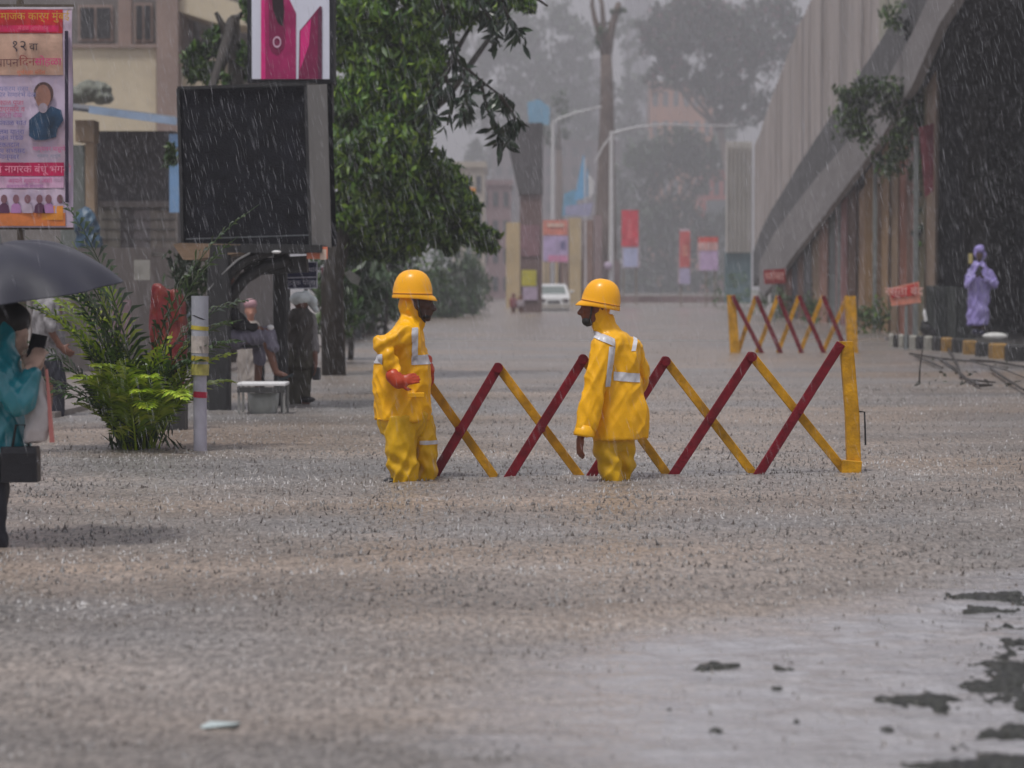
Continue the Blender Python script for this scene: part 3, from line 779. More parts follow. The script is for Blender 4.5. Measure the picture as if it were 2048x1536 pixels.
for i in range(len(xs) - 1):
    a, b = xs[i] + .15, xs[i + 1] - .15
    A = at(a, yt(a), Dr(a)); B = at(b, yt(b), Dr(b)); j = random.uniform(-.05, .05)
    A.x += .18 + j; B.x += .18 + j
    corrug((A.x, A.y, 0), (B.x, B.y, 0), A.z, at(a, ytop(a), Dr(a)).z, B.z, at(b, ytop(b), Dr(b)).z, 3, .05).build('sheet', SHEETS[random.choice([0, 0, 1, 2]) if a > 1640 else random.choice([0, 1, 0])], scr)
s2 = root('noise_barrier', at(1475, 560, 135), 'short end stretch of pale ribbed screen beyond the foot of the flyover ramp', 'noise barrier')
for i in range(6):
    a = at(1452 + i * 8.3, 500, 135); b = at(1460 + i * 8.3, 500, 135 + .4)
    corrug((a.x, a.y, 0), (b.x, b.y, 0), at(0, 505, 135).z, at(0, 282 + i * .5, 135).z, at(0, 505, 135).z, at(0, 282, 135).z, 2, .08).build('sheet', mat('pale_screen', (.52, .50, .47), .6, .12, 1, dirt=(.3, .26, .24), dscale=.5), s2)
panel(1450, 505, 1502, 606, 135.3, .3).build('base_wall', mat('blue_grey_wall', (.10, .16, .18), .7, .2, 1), s2)

# coloured corrugated sheets under the ramp, each sheet its own piece
fen = root('sheet_fence', at(1700, 650, 72), 'rusty multicoloured corrugated sheets walling in the space under the flyover ramp', 'fence')
fen.location.z = 0
cols = [(.20, .19, .19), (.36, .20, .19), (.15, .18, .26), (.30, .21, .19), (.17, .21, .26), (.40, .34, .25), (.42, .28, .25), (.20, .27, .32), (.36, .20, .23), (.12, .075, .055), (.38, .30, .22), (.30, .21, .09), (.15, .10, .05), (.36, .28, .18), (.30, .26, .2), (.33, .17, .14), (.20, .15, .14), (.26, .17, .17), (.22, .24, .18), (.30, .27, .24)]
widths = [1548, 1562, 1574, 1586, 1597, 1612, 1630, 1646, 1662, 1684, 1700, 1716, 1733, 1752, 1766, 1780, 1794, 1808, 1820, 1834, 1852]
for i in range(20):
    a, b = widths[i], widths[i + 1]
    c = tuple(q * w for q, w in zip(cols[i], (.80, .66, .56))); A = at(a, 660, Dr(a)); B = at(b, 660, Dr(b)); q = random.uniform(.02, .14)
    A.x += .15 + q; B.x += .15 + q
    M_ = mat('rusty_sheet_%d' % i, c, .65, .25, 1.5, dirt=(.06, .028, .014), dirt_amt=.9, dscale=1.3, stretch=(1.5, 1.5, .18))
    corrug((A.x, A.y, 0), (B.x, B.y, 0), -.2, at(a, yb(a), Dr(a)).z + .25, -.2, at(b, yb(b), Dr(b)).z + .25, 5, .045).build('sheet', M_, fen)
# posts of the fence
for px in (1680, 1752, 1834):
    a = at(px, 660, Dr(px)); m = MB(); m.box((a.x - .06, a.y - .1, 2.2), (.10, .10, 4.8)); m.build('post', mat('grey_post', (.20, .22, .22), .6, .2), fen)

# dark space under the deck: abutment wall coloured near black for shade, low tin sheets in front
m = MB(); m.box((16.35, 60.5, 6.5), (12, .6, 15)); m.build('abutment_wall', UNDER_SHADE, label='wall coloured black for the shade under the flyover at the right', cat='wall')
m = MB(); m.box((9.75, 54.6, 7.5), (.44, .6, 15)); m.build('pier', UNDER_SHADE, label='dark upright pier at the end of the coloured sheets', cat='pier')
tn = root('sheet_fence', at(1900, 680, 53), 'low grey green tin sheets behind the person in the violet raincoat', 'fence'); tn.location.z = 0
for i in range(5):
    a = at(1851 + i * 20, 600, 53 + i * .1); b = at(1871 + i * 20, 600, 53.05 + i * .1)
    corrug((a.x, a.y, 0), (b.x, b.y, 0), 0, at(0, 571 + i, 53).z, 0, at(0, 572 + i, 53).z, 5, .02).build('sheet', mat('tin_sheet_%d' % (i % 2), [(.085, .095, .09), (.06, .07, .068)][i % 2], .5, .3, 3, dirt=(.03, .03, .025), dscale=2, stretch=(1, 1, .2)), tn)
# dark banyan in front of the wall: leaf colours set near black for the shade there
tr = root('dark_tree', at(2000, 690, 50), 'black green tree filling the dark right edge under the flyover', 'tree'); tr.location.z = 0
m = MB(); m.tube([Vector((10.6, 56, 0)), Vector((10.5, 56, 4)), Vector((10.9, 55.6, 9))], [.3, .24, .15], 10); m.build('trunk', mat('dark_bark', (.03, .026, .022), .9, .3, 5), tr, smooth=True)
Pt = np.concatenate([clump((11.6, 56.5, 9.0), (2.6, 1.4, 4.0), 2600, seed=5), clump((12.0, 56, 4.0), (2.2, 1.2, 2.4), 1200, seed=6), clump((9.9, 57, 8.5), (1.0, .8, 3.5), 700, seed=8)])
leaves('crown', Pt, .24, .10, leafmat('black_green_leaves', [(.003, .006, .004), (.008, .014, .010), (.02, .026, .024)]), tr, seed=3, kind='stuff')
# green branch and climbing vine at the ramp
vn = root('climbing_vine', at(1836, 660, 53.5), 'green creeper hanging over the flyover edge and down beside the coloured sheets', 'climbing plant')
d = 56.5
pp = []
for (px, py, rx, ry, n) in ((1740, 185, .55, .35, 420), (1700, 235, .45, .35, 300), (1725, 262, .4, .3, 260), (1790, 200, .6, .4, 420), (1825, 235, .45, .5, 380), (1800, 280, .4, .5, 300), (1772, 330, .35, .35, 180), (1835, 330, .2, .7, 200), (1838, 450, .12, .9, 110), (1690, 190, .3, .25, 90), (1850, 150, .5, .5, 260), (1790, 30, .4, .3, 120)):
    c = at(px, py, d); pp.append(clump(c, (rx, .35, ry), n, 12, .25, .2, seed=px))
leaves('leaves', np.concatenate(pp), .17, .08, LEAFM, vn, seed=9, kind='stuff')
for q in ([(1850, 120), (1842, 250), (1828, 330), (1836, 480), (1838, 660)], [(1850, 160), (1800, 215), (1740, 240), (1700, 262)]):
    m = MB(); m.tube([at(a, b, d) for a, b in q], [.035, .03, .025, .02, .015][:len(q)], 6); m.build('stem', mat('grey_stem', (.18, .17, .14), .8, .2), vn)
m = MB(); m.prism([at(1838, 255, 54.3), at(1870, 245, 54.3), at(1868, 380, 54.3), at(1850, 395, 54.3)], .03); m.build('faded_banner', mat('dull_red_cloth', (.16, .03, .045), .8, .3, 3), label='dull red cloth hanging at the dark end of the sheets', cat='banner')

# bushes at the foot of the sheets
for k, (px, py, d, w, h) in enumerate(((1745, 655, 62, .45, .5), (1560, 606, 92, 1.2, .5), (1625, 630, 80, .35, .6), (1468, 600, 130, 1.6, 1.4))):
    c = at(px, py, d); lab = ['weedy green bush at the foot of the sheets right of the far barrier', 'low green weeds at the foot of the ramp', 'small weed clump before the pale sheets', 'bluish green bushes below the short screen end'][k]
    leaves('bush', clump((c.x, c.y, max(h * .6, c.z)), (w, .4, h), 320 + int(w * 200), 14, .3, .3, seed=k), .15, .07, LEAFM, None, seed=k, label=lab, cat='bush')

# kerb stones, black and white or ochre, along the right pavement
kb = root('kerb', at(1900, 690, 50), 'row of worn kerb stones painted in turns along the right pavement', 'kerb'); kb.location.z = 0
kc = [mat('kerb_pale', (.34, .33, .29), .7, .3, 6, dirt=(.08, .08, .07), dscale=5), mat('kerb_black', (.02, .02, .02), .7, .3, 6), mat('kerb_ochre', (.30, .17, .04), .7, .35, 6, dirt=(.06, .05, .03), dscale=5)]
px = 1782.0; i = 0
while px < 2025:
    d = 5880 / ((694 + (px - 1782) * .085) - 572) if px < 1900 else 5880 / ((704 + (px - 1900) * .16) - 572)
    w = (9 + (px - 1782) * .11)
    a = at(px, 690, d); b = at(px + w - 1.5, 690, d)
    m = MB(); m.box(((a.x + b.x) / 2, d + .2, .10), (b.x - a.x, .4, .30 + random.uniform(-.02, .03)), rz=random.uniform(-.05, .05))
    m.build('kerb_stone', kc[1 if i % 2 else (0 if px < 1885 else random.choice([2, 2, 0]))], kb, bevel=.03)
    px += w; i += 1
c = at(1990, 680, 46.0)
m = MB(); m.ell((c.x, c.y, .26), (.24, .15, .07)); m.build('sandbag', mat('white_sack', (.6, .6, .58), .6, .1, 8), smooth=True, label='white sack lying on top of the kerb stones', cat='sack')
g = root('litter_pile', at(1852, 685, 49), 'small dark heap with a white bottle on the kerb left of the violet figure', 'litter'); g.location.z = .05
c = at(1852, 690, 49)
m = MB(); m.ell((c.x, 49, .35), (.13, .1, .12)); m.ell((c.x + .08, 49, .24), (.14, .1, .12)); m.ell((c.x - .05, 49, .46), (.06, .06, .07)); fuse(m, 'bundle', BLK, g, .02, 1)
m = MB(); m.tube([Vector((c.x - .02, 48.9, .5)), Vector((c.x - .05, 48.9, .66)), Vector((c.x - .055, 48.9, .74))], [.035, .035, .012], 8); m.build('bottle', mat('white_plastic', (.75, .75, .75), .4, .05), g)

# placards
pl = root('placard', at(1810, 640, 46), 'tilted pinkish orange placard with red lettering in front of the coloured sheets', 'sign'); pl.location.z = 0
PINKC = mat('faded_orange_board', (.62, .22, .15), .6, .15, 4, dirt=(.55, .4, .3), dscale=3); REDP = mat('sign_red', (.52, .03, .025), .5, .15, 4)
m = MB(); m.prism([at(1783, 612, 46), at(1776, 577, 46), at(1838, 563, 46), at(1842, 605, 46)], .03); m.build('board', PINKC, pl)
m = MB(); m.prism([at(1784, 596, 45.98), at(1780, 580, 45.98), at(1835, 567, 45.98), at(1834, 590, 45.98)], .01); m.build('red_field', REDP, pl)
t_ = text_part('lettering', 'रस्ता बंद', mat('pale_print', (.75, .45, .4), .6, .05), pl, at(1808, 583, 45.96), .22, .002)
m = MB(); a = at(1812, 612, 46.04); m.beam(a, Vector((a.x, a.y, 0)), .05, .05); m.build('leg', mat('grey_post', (.2, .22, .22)), pl)
pl = root('placard', at(1549, 600, 80), 'small dark red notice board with faint lettering at the foot of the ramp', 'sign'); pl.location.z = 0
m = MB(); m.prism([at(1529, 568, 80), at(1527, 540, 80), at(1571, 537, 80), at(1571, 567, 80)], .06); m.build('board', mat('dark_red_board', (.30, .012, .012), .6, .2, 3), pl)
text_part('lettering', 'थांबा', mat('pale_print', (.75, .45, .4)), pl, at(1549, 553, 79.9), .36, .002)
m = MB(); a = at(1549, 568, 80.03); m.beam(a, Vector((a.x, a.y, -.2)), .08, .08); m.build('leg', mat('grey_post', (.2, .22, .22)), pl)

# fallen branch in the water right, twig standing
BARK = mat('wet_dark_bark', (.03, .024, .018), .5, .3, 10)
fb = root('fallen_branch', at(1950, 760, 31), 'dark leafless twigs fallen in the flood water below the kerb', 'branch'); fb.location.z = 0
def zz(px, py, z=.02): d = dist(py); v = at(px, py, d); v.z = z; return v
for q in ([(1820, 712), (1880, 722), (1940, 730), (2010, 748), (2070, 770)], [(1880, 722), (1910, 742), (1935, 765), (1990, 772)], [(1895, 700), (1915, 735), (1922, 760)], [(1935, 765), (1960, 778), (1985, 778)], [(1940, 728), (1990, 730), (2048, 740)], [(1830, 718), (1870, 735), (1885, 740)], [(1980, 745), (2010, 765), (2048, 790)]):
    m = MB(); m.tube([zz(a, b, .03 + .03 * random.random()) for a, b in q], [.022, .02, .014, .01, .008][:len(q)], 6); m.build('twig', BARK, fb)
Pq = np.array([list(zz(random.uniform(1830, 2060), random.uniform(715, 775), random.uniform(0, .05))) for _ in range(50)])
leaves('leaves', Pq, .09, .05, leafmat('rotten_leaves', [(.01, .012, .008), (.03, .03, .015), (.05, .05, .03)]), fb, droop=0, seed=4, kind='stuff')
m = MB(); a = zz(1838, 768); m.tube([Vector((a.x, a.y, -.1)), Vector((a.x + .01, a.y, .2)), Vector((a.x + .04, a.y, .42))], [.012, .01, .006], 6); m.build('stick', BARK, label='thin stick standing upright in the water at the right', cat='stick')
a = zz(440, 1455)
m = MB(); m.add([(a.x - .05, a.y - .02, .008), (a.x + .05, a.y - .03, .016), (a.x + .055, a.y + .02, .010), (a.x - .03, a.y + .03, .012), (a.x - .045, a.y - .045, .006), (a.x + .045, a.y - .025, .006), (a.x + .05, a.y + .018, .002), (a.x - .03, a.y + .026, .002)], [(0, 1, 2, 3), (7, 6, 5, 4), (0, 4, 5, 1), (1, 5, 6, 2), (2, 6, 7, 3), (3, 7, 4, 0)])
m.build('litter', mat('pale_plastic', (.45, .53, .53), .3, .05), label='scrap of pale plastic floating in the near flood water', cat='litter')

# ================================================================== FAR BACKGROUND
def haze_tower(name, label, px0, px1, ytop_, d, col, storeys, cols_, depth=14, steps=()):
    r = root(name, at((px0 + px1) / 2, 600, d), label, 'building'); r.location.z = 0
    M_ = mat('wall_%s_%d' % (name, int(px0)), col, .8, .15, .15, dirt=tuple(c * .6 for c in col), dscale=.1)
    block(px0, ytop_, px1, 0, d, d + depth).build('wall', M_, r)
    a = at(px0, ytop_, d); b = at(px1, ytop_, d); Wt = b.x - a.x; H = a.z
    m = MB(); m.box(((a.x + b.x) / 2, d + depth / 2, H + .25), (Wt + .4, depth + .4, .5)); m.build('parapet', M_, r)
    wm = mat('dim_glass', (.06, .065, .075), .3, .2, .5); n = 0
    fw = Wt / cols_ * .5; fh = H / storeys * .5; base = None
    for i in range(cols_):
        for j in range(storeys):
            x = a.x + Wt * (i + .5) / cols_; z = H * (j + .5) / storeys
            if base is None:
                m = MB(); m.box((x, d - .02, z), (fw, .12, fh)); base = m.build('window', wm, r); bx_, bz_ = x, z
            else:
                o = base.copy(); COL.objects.link(o); o.parent = r; o.location = (x - bx_, 0, z - bz_)
    return r
haze_tower('apartment_tower', 'farthest hazy grey tower block with stepped top behind the left lamp post', 1065, 1140, 175, 728, (.16, .15, .18), 14, 5)
haze_tower('apartment_tower', 'hazy dark tower block between the tall bare tree and the lamp posts', 1128, 1200, 120, 784, (.14, .13, .17), 15, 5)
haze_tower('apartment_tower', 'slim hazy tower block right of the tall bare tree', 1252, 1300, -60, 840, (.22, .22, .26), 18, 3)
haze_tower('apartment_block', 'broad hazy mauve block in the middle distance above the blue flag', 985, 1240, 285, 503, (.15, .12, .13), 8, 10)
haze_tower('apartment_block', 'orange painted building with pale top behind the flowering tree', 1300, 1425, 168, 588, (.48, .20, .10), 7, 6)
haze_tower('house', 'hazy house with red upper wall left of the short screen end', 1405, 1462, 345, 461, (.42, .10, .08), 4, 3)
haze_tower('house', 'pale cream house with white front beyond the big tree', 905, 968, 335, 210, (.45, .40, .33), 4, 3)
haze_tower('house', 'mauve house with sloping gable left of the grey pier', 960, 1022, 370, 244, (.26, .17, .18), 4, 3)
m = block(1416, 400, 1455, 3, 452, 456); m.build('shop_awning', mat('grey_shutter', (.12, .14, .15), .6, .2), label='grey shuttered shop front below the red upper wall', cat='shop front')
m = block(931, 375, 951, 4, 128, 129); m.build('orange_signboard', mat('orange_board', (.75, .30, .05), .6, .1), label='small orange board showing at the right edge of the big tree', cat='sign')

# hazy trees
BARKH = mat('pale_bark', (.13, .095, .08), .9, .25, .8, .4, 6)
def tree(label, d, trunk, rad, clumps, leafm, L, Wd, group=None, seed=0, limbs=True, name='tree', per=22, bark=None):
    BK = bark or BARKH
    base = at(trunk[0][0], trunk[0][1], d); r = root(name, (base.x, d, -.1), label, 'tree', group)
    pts = [at(a, b, d) for a, b in trunk]; pts[0].z = -.3
    m = MB(); m.tube(pts, rad, 10); m.build('trunk', BK, r, smooth=True)
    if limbs:
        for c in clumps:
            e = at(c[0], c[1], d + c[5] if len(c) > 5 else d); s0 = pts[-1]; mid = (s0 + e) / 2 + Vector((0, 0, -.1 * (e - s0).length))
            m = MB(); m.tube([s0, mid, e], [rad[-1] * .8, rad[-1] * .45, rad[-1] * .15], 6); m.build('limb', BK, r, smooth=True)
    pp = [clump(at(c[0], c[1], d + (c[5] if len(c) > 5 else 0)), (c[2] * d / FPX, (c[2] + c[3]) * .4 * d / FPX, c[3] * d / FPX), c[4], per, .16, .45, seed=seed * 31 + i) for i, c in enumerate(clumps)]
    leaves('crown', np.concatenate(pp), L, Wd, leafm, r, seed=seed, kind='stuff')
    return r
LH = leafmat('hazy_leaves', [(.012, .03, .015), (.03, .065, .025), (.05, .10, .03)])
LP = leafmat('flowering_leaves', [(.012, .03, .02), (.02, .045, .025), (.03, .06, .03), (.03, .06, .03), (.25, .10, .13)])
tree('large hazy tree with pinkish blossom above the flyover end', 405, [(1490, 600), (1470, 400), (1440, 260)], [1.1, .8, .55],
     [(1330, 70, 50, 60, 2000), (1400, 40, 70, 60, 2600), (1470, 90, 75, 70, 2600), (1540, 60, 70, 80, 2200), (1340, 140, 45, 40, 1100), (1430, 170, 55, 45, 1400), (1490, 200, 50, 50, 1100)], LP, 1.15, .56, 'hazy trees behind the road end', 11)
tree('broad hazy tree behind the red and white banner', 418, [(1340, 600), (1345, 500), (1340, 420)], [.9, .6, .45],
     [(1290, 330, 45, 60, 1300), (1345, 300, 55, 50, 1600), (1400, 330, 50, 60, 1300), (1290, 450, 45, 70, 1300), (1350, 460, 55, 80, 1600), (1410, 480, 45, 70, 900), (1320, 560, 60, 45, 1300), (1400, 575, 60, 35, 1000), (1262, 560, 30, 45, 500)], LH, 1.15, .56, 'hazy trees behind the road end', 12)
tree('thin hazy tree between the mauve block and the right lamp post', 432, [(1250, 600), (1250, 450)], [.5, .3],
     [(1225, 400, 35, 70, 700), (1250, 500, 30, 60, 500), (1225, 560, 45, 40, 600), (1170, 580, 40, 30, 400)], LH, 1.1, .56, 'hazy trees behind the road end', 13)
tree('far grey tree mass above the blue tarpaulins left of the bare tree', 580, [(1060, 600), (1060, 420)], [1.3, .9],
     [(1010, 250, 50, 60, 900), (1070, 200, 60, 60, 1200), (1130, 230, 60, 70, 1300), (1175, 300, 45, 70, 900), (1100, 320, 70, 60, 1300), (1030, 340, 50, 60, 900), (970, 300, 35, 50, 500), (985, 400, 40, 60, 500), (1150, 400, 60, 60, 900), (1120, 150, 40, 50, 500), (1000, 130, 50, 60, 600), (950, 200, 45, 60, 500), (1060, 110, 50, 55, 700), (1150, 110, 40, 50, 500), (950, 120, 40, 50, 400), (1000, 60, 60, 50, 600), (1080, 50, 60, 50, 600), (1150, 60, 50, 50, 500), (940, 60, 50, 50, 400), (1180, 180, 40, 60, 500)], LH, 1.7, .85, 'hazy trees behind the road end', 51)
tree('far grey tree mass between the bare tree and the flowering tree', 594, [(1265, 600), (1262, 420)], [1.3, .9],
     [(1255, 230, 35, 60, 600), (1285, 300, 45, 60, 800), (1245, 330, 35, 60, 600), (1275, 400, 50, 60, 800), (1180, 470, 50, 60, 700), (1420, 280, 50, 50, 800), (1450, 230, 40, 50, 500), (1270, 150, 35, 60, 450), (1255, 60, 30, 50, 260)], LH, 1.7, .85, 'hazy trees behind the road end', 52)
# tall bare tree
r = root('bare_tree', at(1210, 600, 185), 'tall bare lopped tree rising past the top between the lamp posts', 'tree'); r.location.z = 0
d = 185
for q, rr in (([(1210, 612), (1211, 450), (1213, 300), (1214, 180), (1212, 110)], [1.1, .8, .62, .5, .42]), ([(1213, 120), (1200, 70), (1190, 40), (1184, 10), (1186, -20)], [.36, .28, .2, .16, .12]), ([(1213, 120), (1222, 60), (1232, 25), (1238, 5)], [.38, .3, .26, .2]), ([(1214, 150), (1208, 60), (1204, 10), (1196, -30)], [.3, .22, .16, .12])):
    m = MB(); m.tube([at(a, b, d) for a, b in q], rr, 10); m.build('trunk' if rr[0] > 1 else 'limb', BARKH, r, smooth=True)
leaves('leaves', np.concatenate([clump(at(1205, 75, d), (.7, .6, 1.1), 160, 10, .3, .2, seed=2), clump(at(1235, 20, d), (.4, .4, .5), 80, 10, .3, .2, seed=3)]), .4, .2, LH, r, kind='stuff')
tree('hazy leafless top of a tree beside the far tower', 300, [(1120, 600), (1118, 300)], [.6, .4], [(1118, 240, 25, 60, 260), (1080, 260, 25, 40, 200)], LH, .7, .3, 'hazy trees behind the road end', 15, per=10)

# flared concrete pier with posters
r = root('pier', at(1062, 620, 112), 'thick mauve grey pier with a flared dark head standing in the water', 'pier'); r.location.z = 0
PC = mat('mauve_pier', (.155, .10, .095), .8, .2, .8, dirt=(.09, .075, .07), dscale=.5, stretch=(1, 1, .3)); PD = mat('dark_pier_head', (.085, .08, .085), .8, .2, .8)
m = MB(); a = at(1040, 600, 112); b = at(1084, 600, 112); z0 = at(0, 388, 112).z
m.box(((a.x + b.x) / 2, 113, (z0 - .3) / 2), (b.x - a.x, 2, z0 + .3)); m.build('shaft', PC, r)
m = MB(); m.prism([at(1038, 388, 111.9), at(1008, 248, 111.9), at(1086, 245, 111.9), at(1086, 388, 111.9)], 2.2); m.build('head', PD, r)
panel(1041, 450, 1080, 512, 111.95, .03).build('poster', mat('mauve_poster', (.24, .13, .15), .6, .3, 1.5), r)
panel(1043, 540, 1073, 572, 111.9, .04).build('yellow_notice', mat('yellow_notice', (.50, .45, .04), .6, .2, 3), r)
panel(1046, 573, 1075, 600, 111.92, .03).build('pale_notice', mat('lilac_notice', (.42, .34, .45), .6, .2, 3), r)
# cream compound walls and gate posts
r = root('compound_wall', at(1020, 610, 135), 'cream wall and posts left of the grey pier', 'wall'); r.location.z = 0
CW = mat('cream_wall', (.52, .40, .22), .8, .2, .5, dirt=(.3, .22, .15), dscale=.4)
block(1012, 445, 1040, 0, 135, 138).build('wall_panel', CW, r)
r = root('compound_wall', at(1150, 606, 165), 'row of cream and brown gate pillars behind the white car', 'wall'); r.location.z = 0
for x0, x1, y, c in ((1086, 1098, 445, CW), (1104, 1116, 450, CW), (1122, 1136, 440, mat('brown_pillar', (.22, .13, .10), .8, .2, .5)), (1138, 1162, 436, CW), (1166, 1186, 440, mat('brown_pillar', (.22, .13, .10))), (1188, 1204, 430, mat('mauve_pillar', (.24, .17, .17), .8, .2, .5))):
    block(x0, y, x1, 0, 165, 167).build('pillar', c, r)
block(1086, 520, 1240, 0, 168, 169).build('wall_panel', mat('mauve_pillar', (.24, .17, .17)), r)
m = block(1232, 592, 1462, -.3, 178, 179.5); m.build('road_divider', mat('dull_red_wall', (.20, .13, .13), .8, .3, .6, dirt=(.1, .09, .09), dscale=.4), label='low dull wall across the far end of the flooded road', cat='wall')
# blue tarps and flag
TARP = mat('blue_tarp', (.12, .34, .52), .5, .15, 1)
for (pts, d, lab) in (([(1058, 246), (1054, 205), (1078, 198), (1100, 215), (1098, 250)], 250, 'pale blue tarpaulin on the roof above the pier head'), ([(1124, 432), (1128, 388), (1150, 378), (1156, 430)], 200, 'blue tarpaulin behind the right of the left lamp post')):
    m = MB(); m.prism([at(a, b, d) for a, b in pts], .5); m.build('tarpaulin', TARP, label=lab, cat='tarpaulin')
r = root('flag', at(1168, 600, 160), 'sky blue and white pennant hanging on its pole near the road end', 'flag'); r.location.z = 0
m = MB(); m.tube([Vector((at(1172, 0, 160).x, 160, 0)), at(1170, 318, 160)], .06, 6); m.build('pole', mat('white_paint', (.6, .6, .62), .5, .1), r)
m = MB(); m.prism([at(1148, 402, 160.1), at(1158, 350, 160.1), at(1167, 308, 160.1), at(1176, 345, 160.1), at(1176, 392, 160.1), at(1162, 398, 160.1)], .12); m.build('cloth', mat('flag_blue', (.16, .42, .68), .6, .15, 2), r)
m = MB(); m.prism([at(1176, 345, 160.1), at(1187, 362, 160.1), at(1187, 385, 160.1), at(1177, 400, 160.1)], .12); m.build('pale_edge', mat('flag_white', (.6, .6, .6), .6, .1), r)
m = MB(); m.prism([at(1130, 430, 159), at(1131, 412, 159), at(1186, 405, 159), at(1180, 432, 159)], .2); m.build('banner', mat('lilac_cloth', (.34, .34, .50), .6, .2), label='lilac cloth banner below the blue pennant', cat='banner')

# lamp posts
LPM = mat('lamp_post_grey', (.55, .55, .56), .5, .1)
r = root('street_lamp', at(1223, 600, 128), 'pale street lamp with a long arm to the right, behind the right man', 'street lamp', 'street lamps along the road'); r.location.z = 0
x = at(1223, 0, 128).x
m = MB(); m.tube([Vector((x, 128, -.2)), at(1223, 450, 128), at(1223, 262, 128)], [.15, .13, .10], 10); m.build('pole', LPM, r)
m = MB(); m.tube([at(1223, 268, 128), at(1240, 262, 128), at(1275, 254, 128), at(1308, 250, 128)], [.08, .07, .05, .05], 8); m.build('arm', LPM, r)
m = MB(); m.beam(at(1300, 251, 128), at(1322, 249, 128), .3, .12); m.build('lamp_head', LPM, r)
m = MB(); m.tube([at(1222, 272, 128), at(1205, 295, 128), at(1190, 325, 128)], [.06, .05, .04], 8); m.build('stay', LPM, r)
m = MB(); m.ell(at(1216, 532, 127.8), (.22, .15, .22)); m.build('box', mat('lilac_notice', (.42, .34, .45)), r, smooth=True)
r = root('street_lamp', at(1106, 600, 150), 'pale street lamp with an upward arm left of the tall bare tree', 'street lamp', 'street lamps along the road'); r.location.z = 0
x = at(1106, 0, 150).x
m = MB(); m.tube([Vector((x, 150, -.2)), at(1106, 450, 150), at(1106, 243, 150)], [.15, .13, .10], 10); m.build('pole', LPM, r)
m = MB(); m.tube([at(1106, 248, 150), at(1116, 238, 150), at(1150, 226, 150), at(1190, 216, 150)], [.08, .07, .06, .05], 8); m.build('arm', LPM, r)
m = MB(); m.beam(at(1184, 217, 150), at(1203, 213, 150), .3, .12); m.build('lamp_head', LPM, r)
m = MB(); m.tube([at(1322, 249, 128), at(1400, 251, 140), at(1475, 252, 150)], .05, 6); m.build('overhead_cable', LPM, label='pale cable running right from the lamp arm', cat='cable')

# far banners
def banner(label, x0, y0, x1, y1, d, fields, legs=(), lean=0):
    r = root('banner', at((x0 + x1) / 2, 600, d), label, 'banner', 'printed banners near the road end'); r.location.z = 0
    m = MB(); m.prism([at(x0 + lean, y1, d), at(x0, y0, d), at(x1, y0 + 1, d), at(x1 + lean, y1, d)], .06); m.build('sheet', mat('banner_base', (.55, .45, .5), .6, .15, 1.5), r)
    for k, (u0, v0, u1, v1, c) in enumerate(fields):
        o = panel(x0 + (x1 - x0) * u0, y0 + (y1 - y0) * v0, x0 + (x1 - x0) * u1, y0 + (y1 - y0) * v1, d - .03 - .012 * k, .01).build('print_field', mat('print_%02d%02d%02d' % tuple(int(q * 99) for q in c), c, .6, .2, 2), r)
    for lx in legs:
        m = MB(); a = at(lx, y1, d + .1); m.beam(a, Vector((a.x, a.y, -.2)), .10, .10); m.build('leg', mat('weathered_wood', (.24, .2, .17), .8, .2), r)
banner('red over white hanging banner beside the right lamp post', 1243, 420, 1277, 536, 150, [(0, 0, 1, .63, (.62, .05, .08)), (.1, .66, .95, .98, (.45, .48, .70)), (.35, .15, .6, .5, (.72, .12, .14))], (1247, 1272), 2)
banner('orange and lilac printed banner on the left lamp post', 1086, 440, 1136, 524, 149, [(0, 0, 1, .36, (.66, .22, .16)), (0, .38, 1, .98, (.46, .36, .58)), (.7, .5, .9, .7, (.16, .14, .3)), (.2, .84, 1, 1, (.60, .22, .38)), (.15, .08, .85, .16, (.7, .5, .4))], (1092, 1130))
banner('narrow tall red banner with white foot, leaning slightly', 1359, 457, 1380, 568, 145, [(0, .05, 1, .7, (.55, .12, .12)), (0, .72, 1, 1, (.42, .38, .55)), (.3, .3, .8, .5, (.65, .25, .2))], (1362,), -3)
banner('pink and lilac banner with red top left of the short screen end', 1396, 474, 1436, 541, 148, [(0, 0, 1, .16, (.6, .08, .06)), (0, .16, 1, .4, (.62, .36, .34)), (.1, .42, 1, 1, (.50, .36, .56))], (1412, 1430))

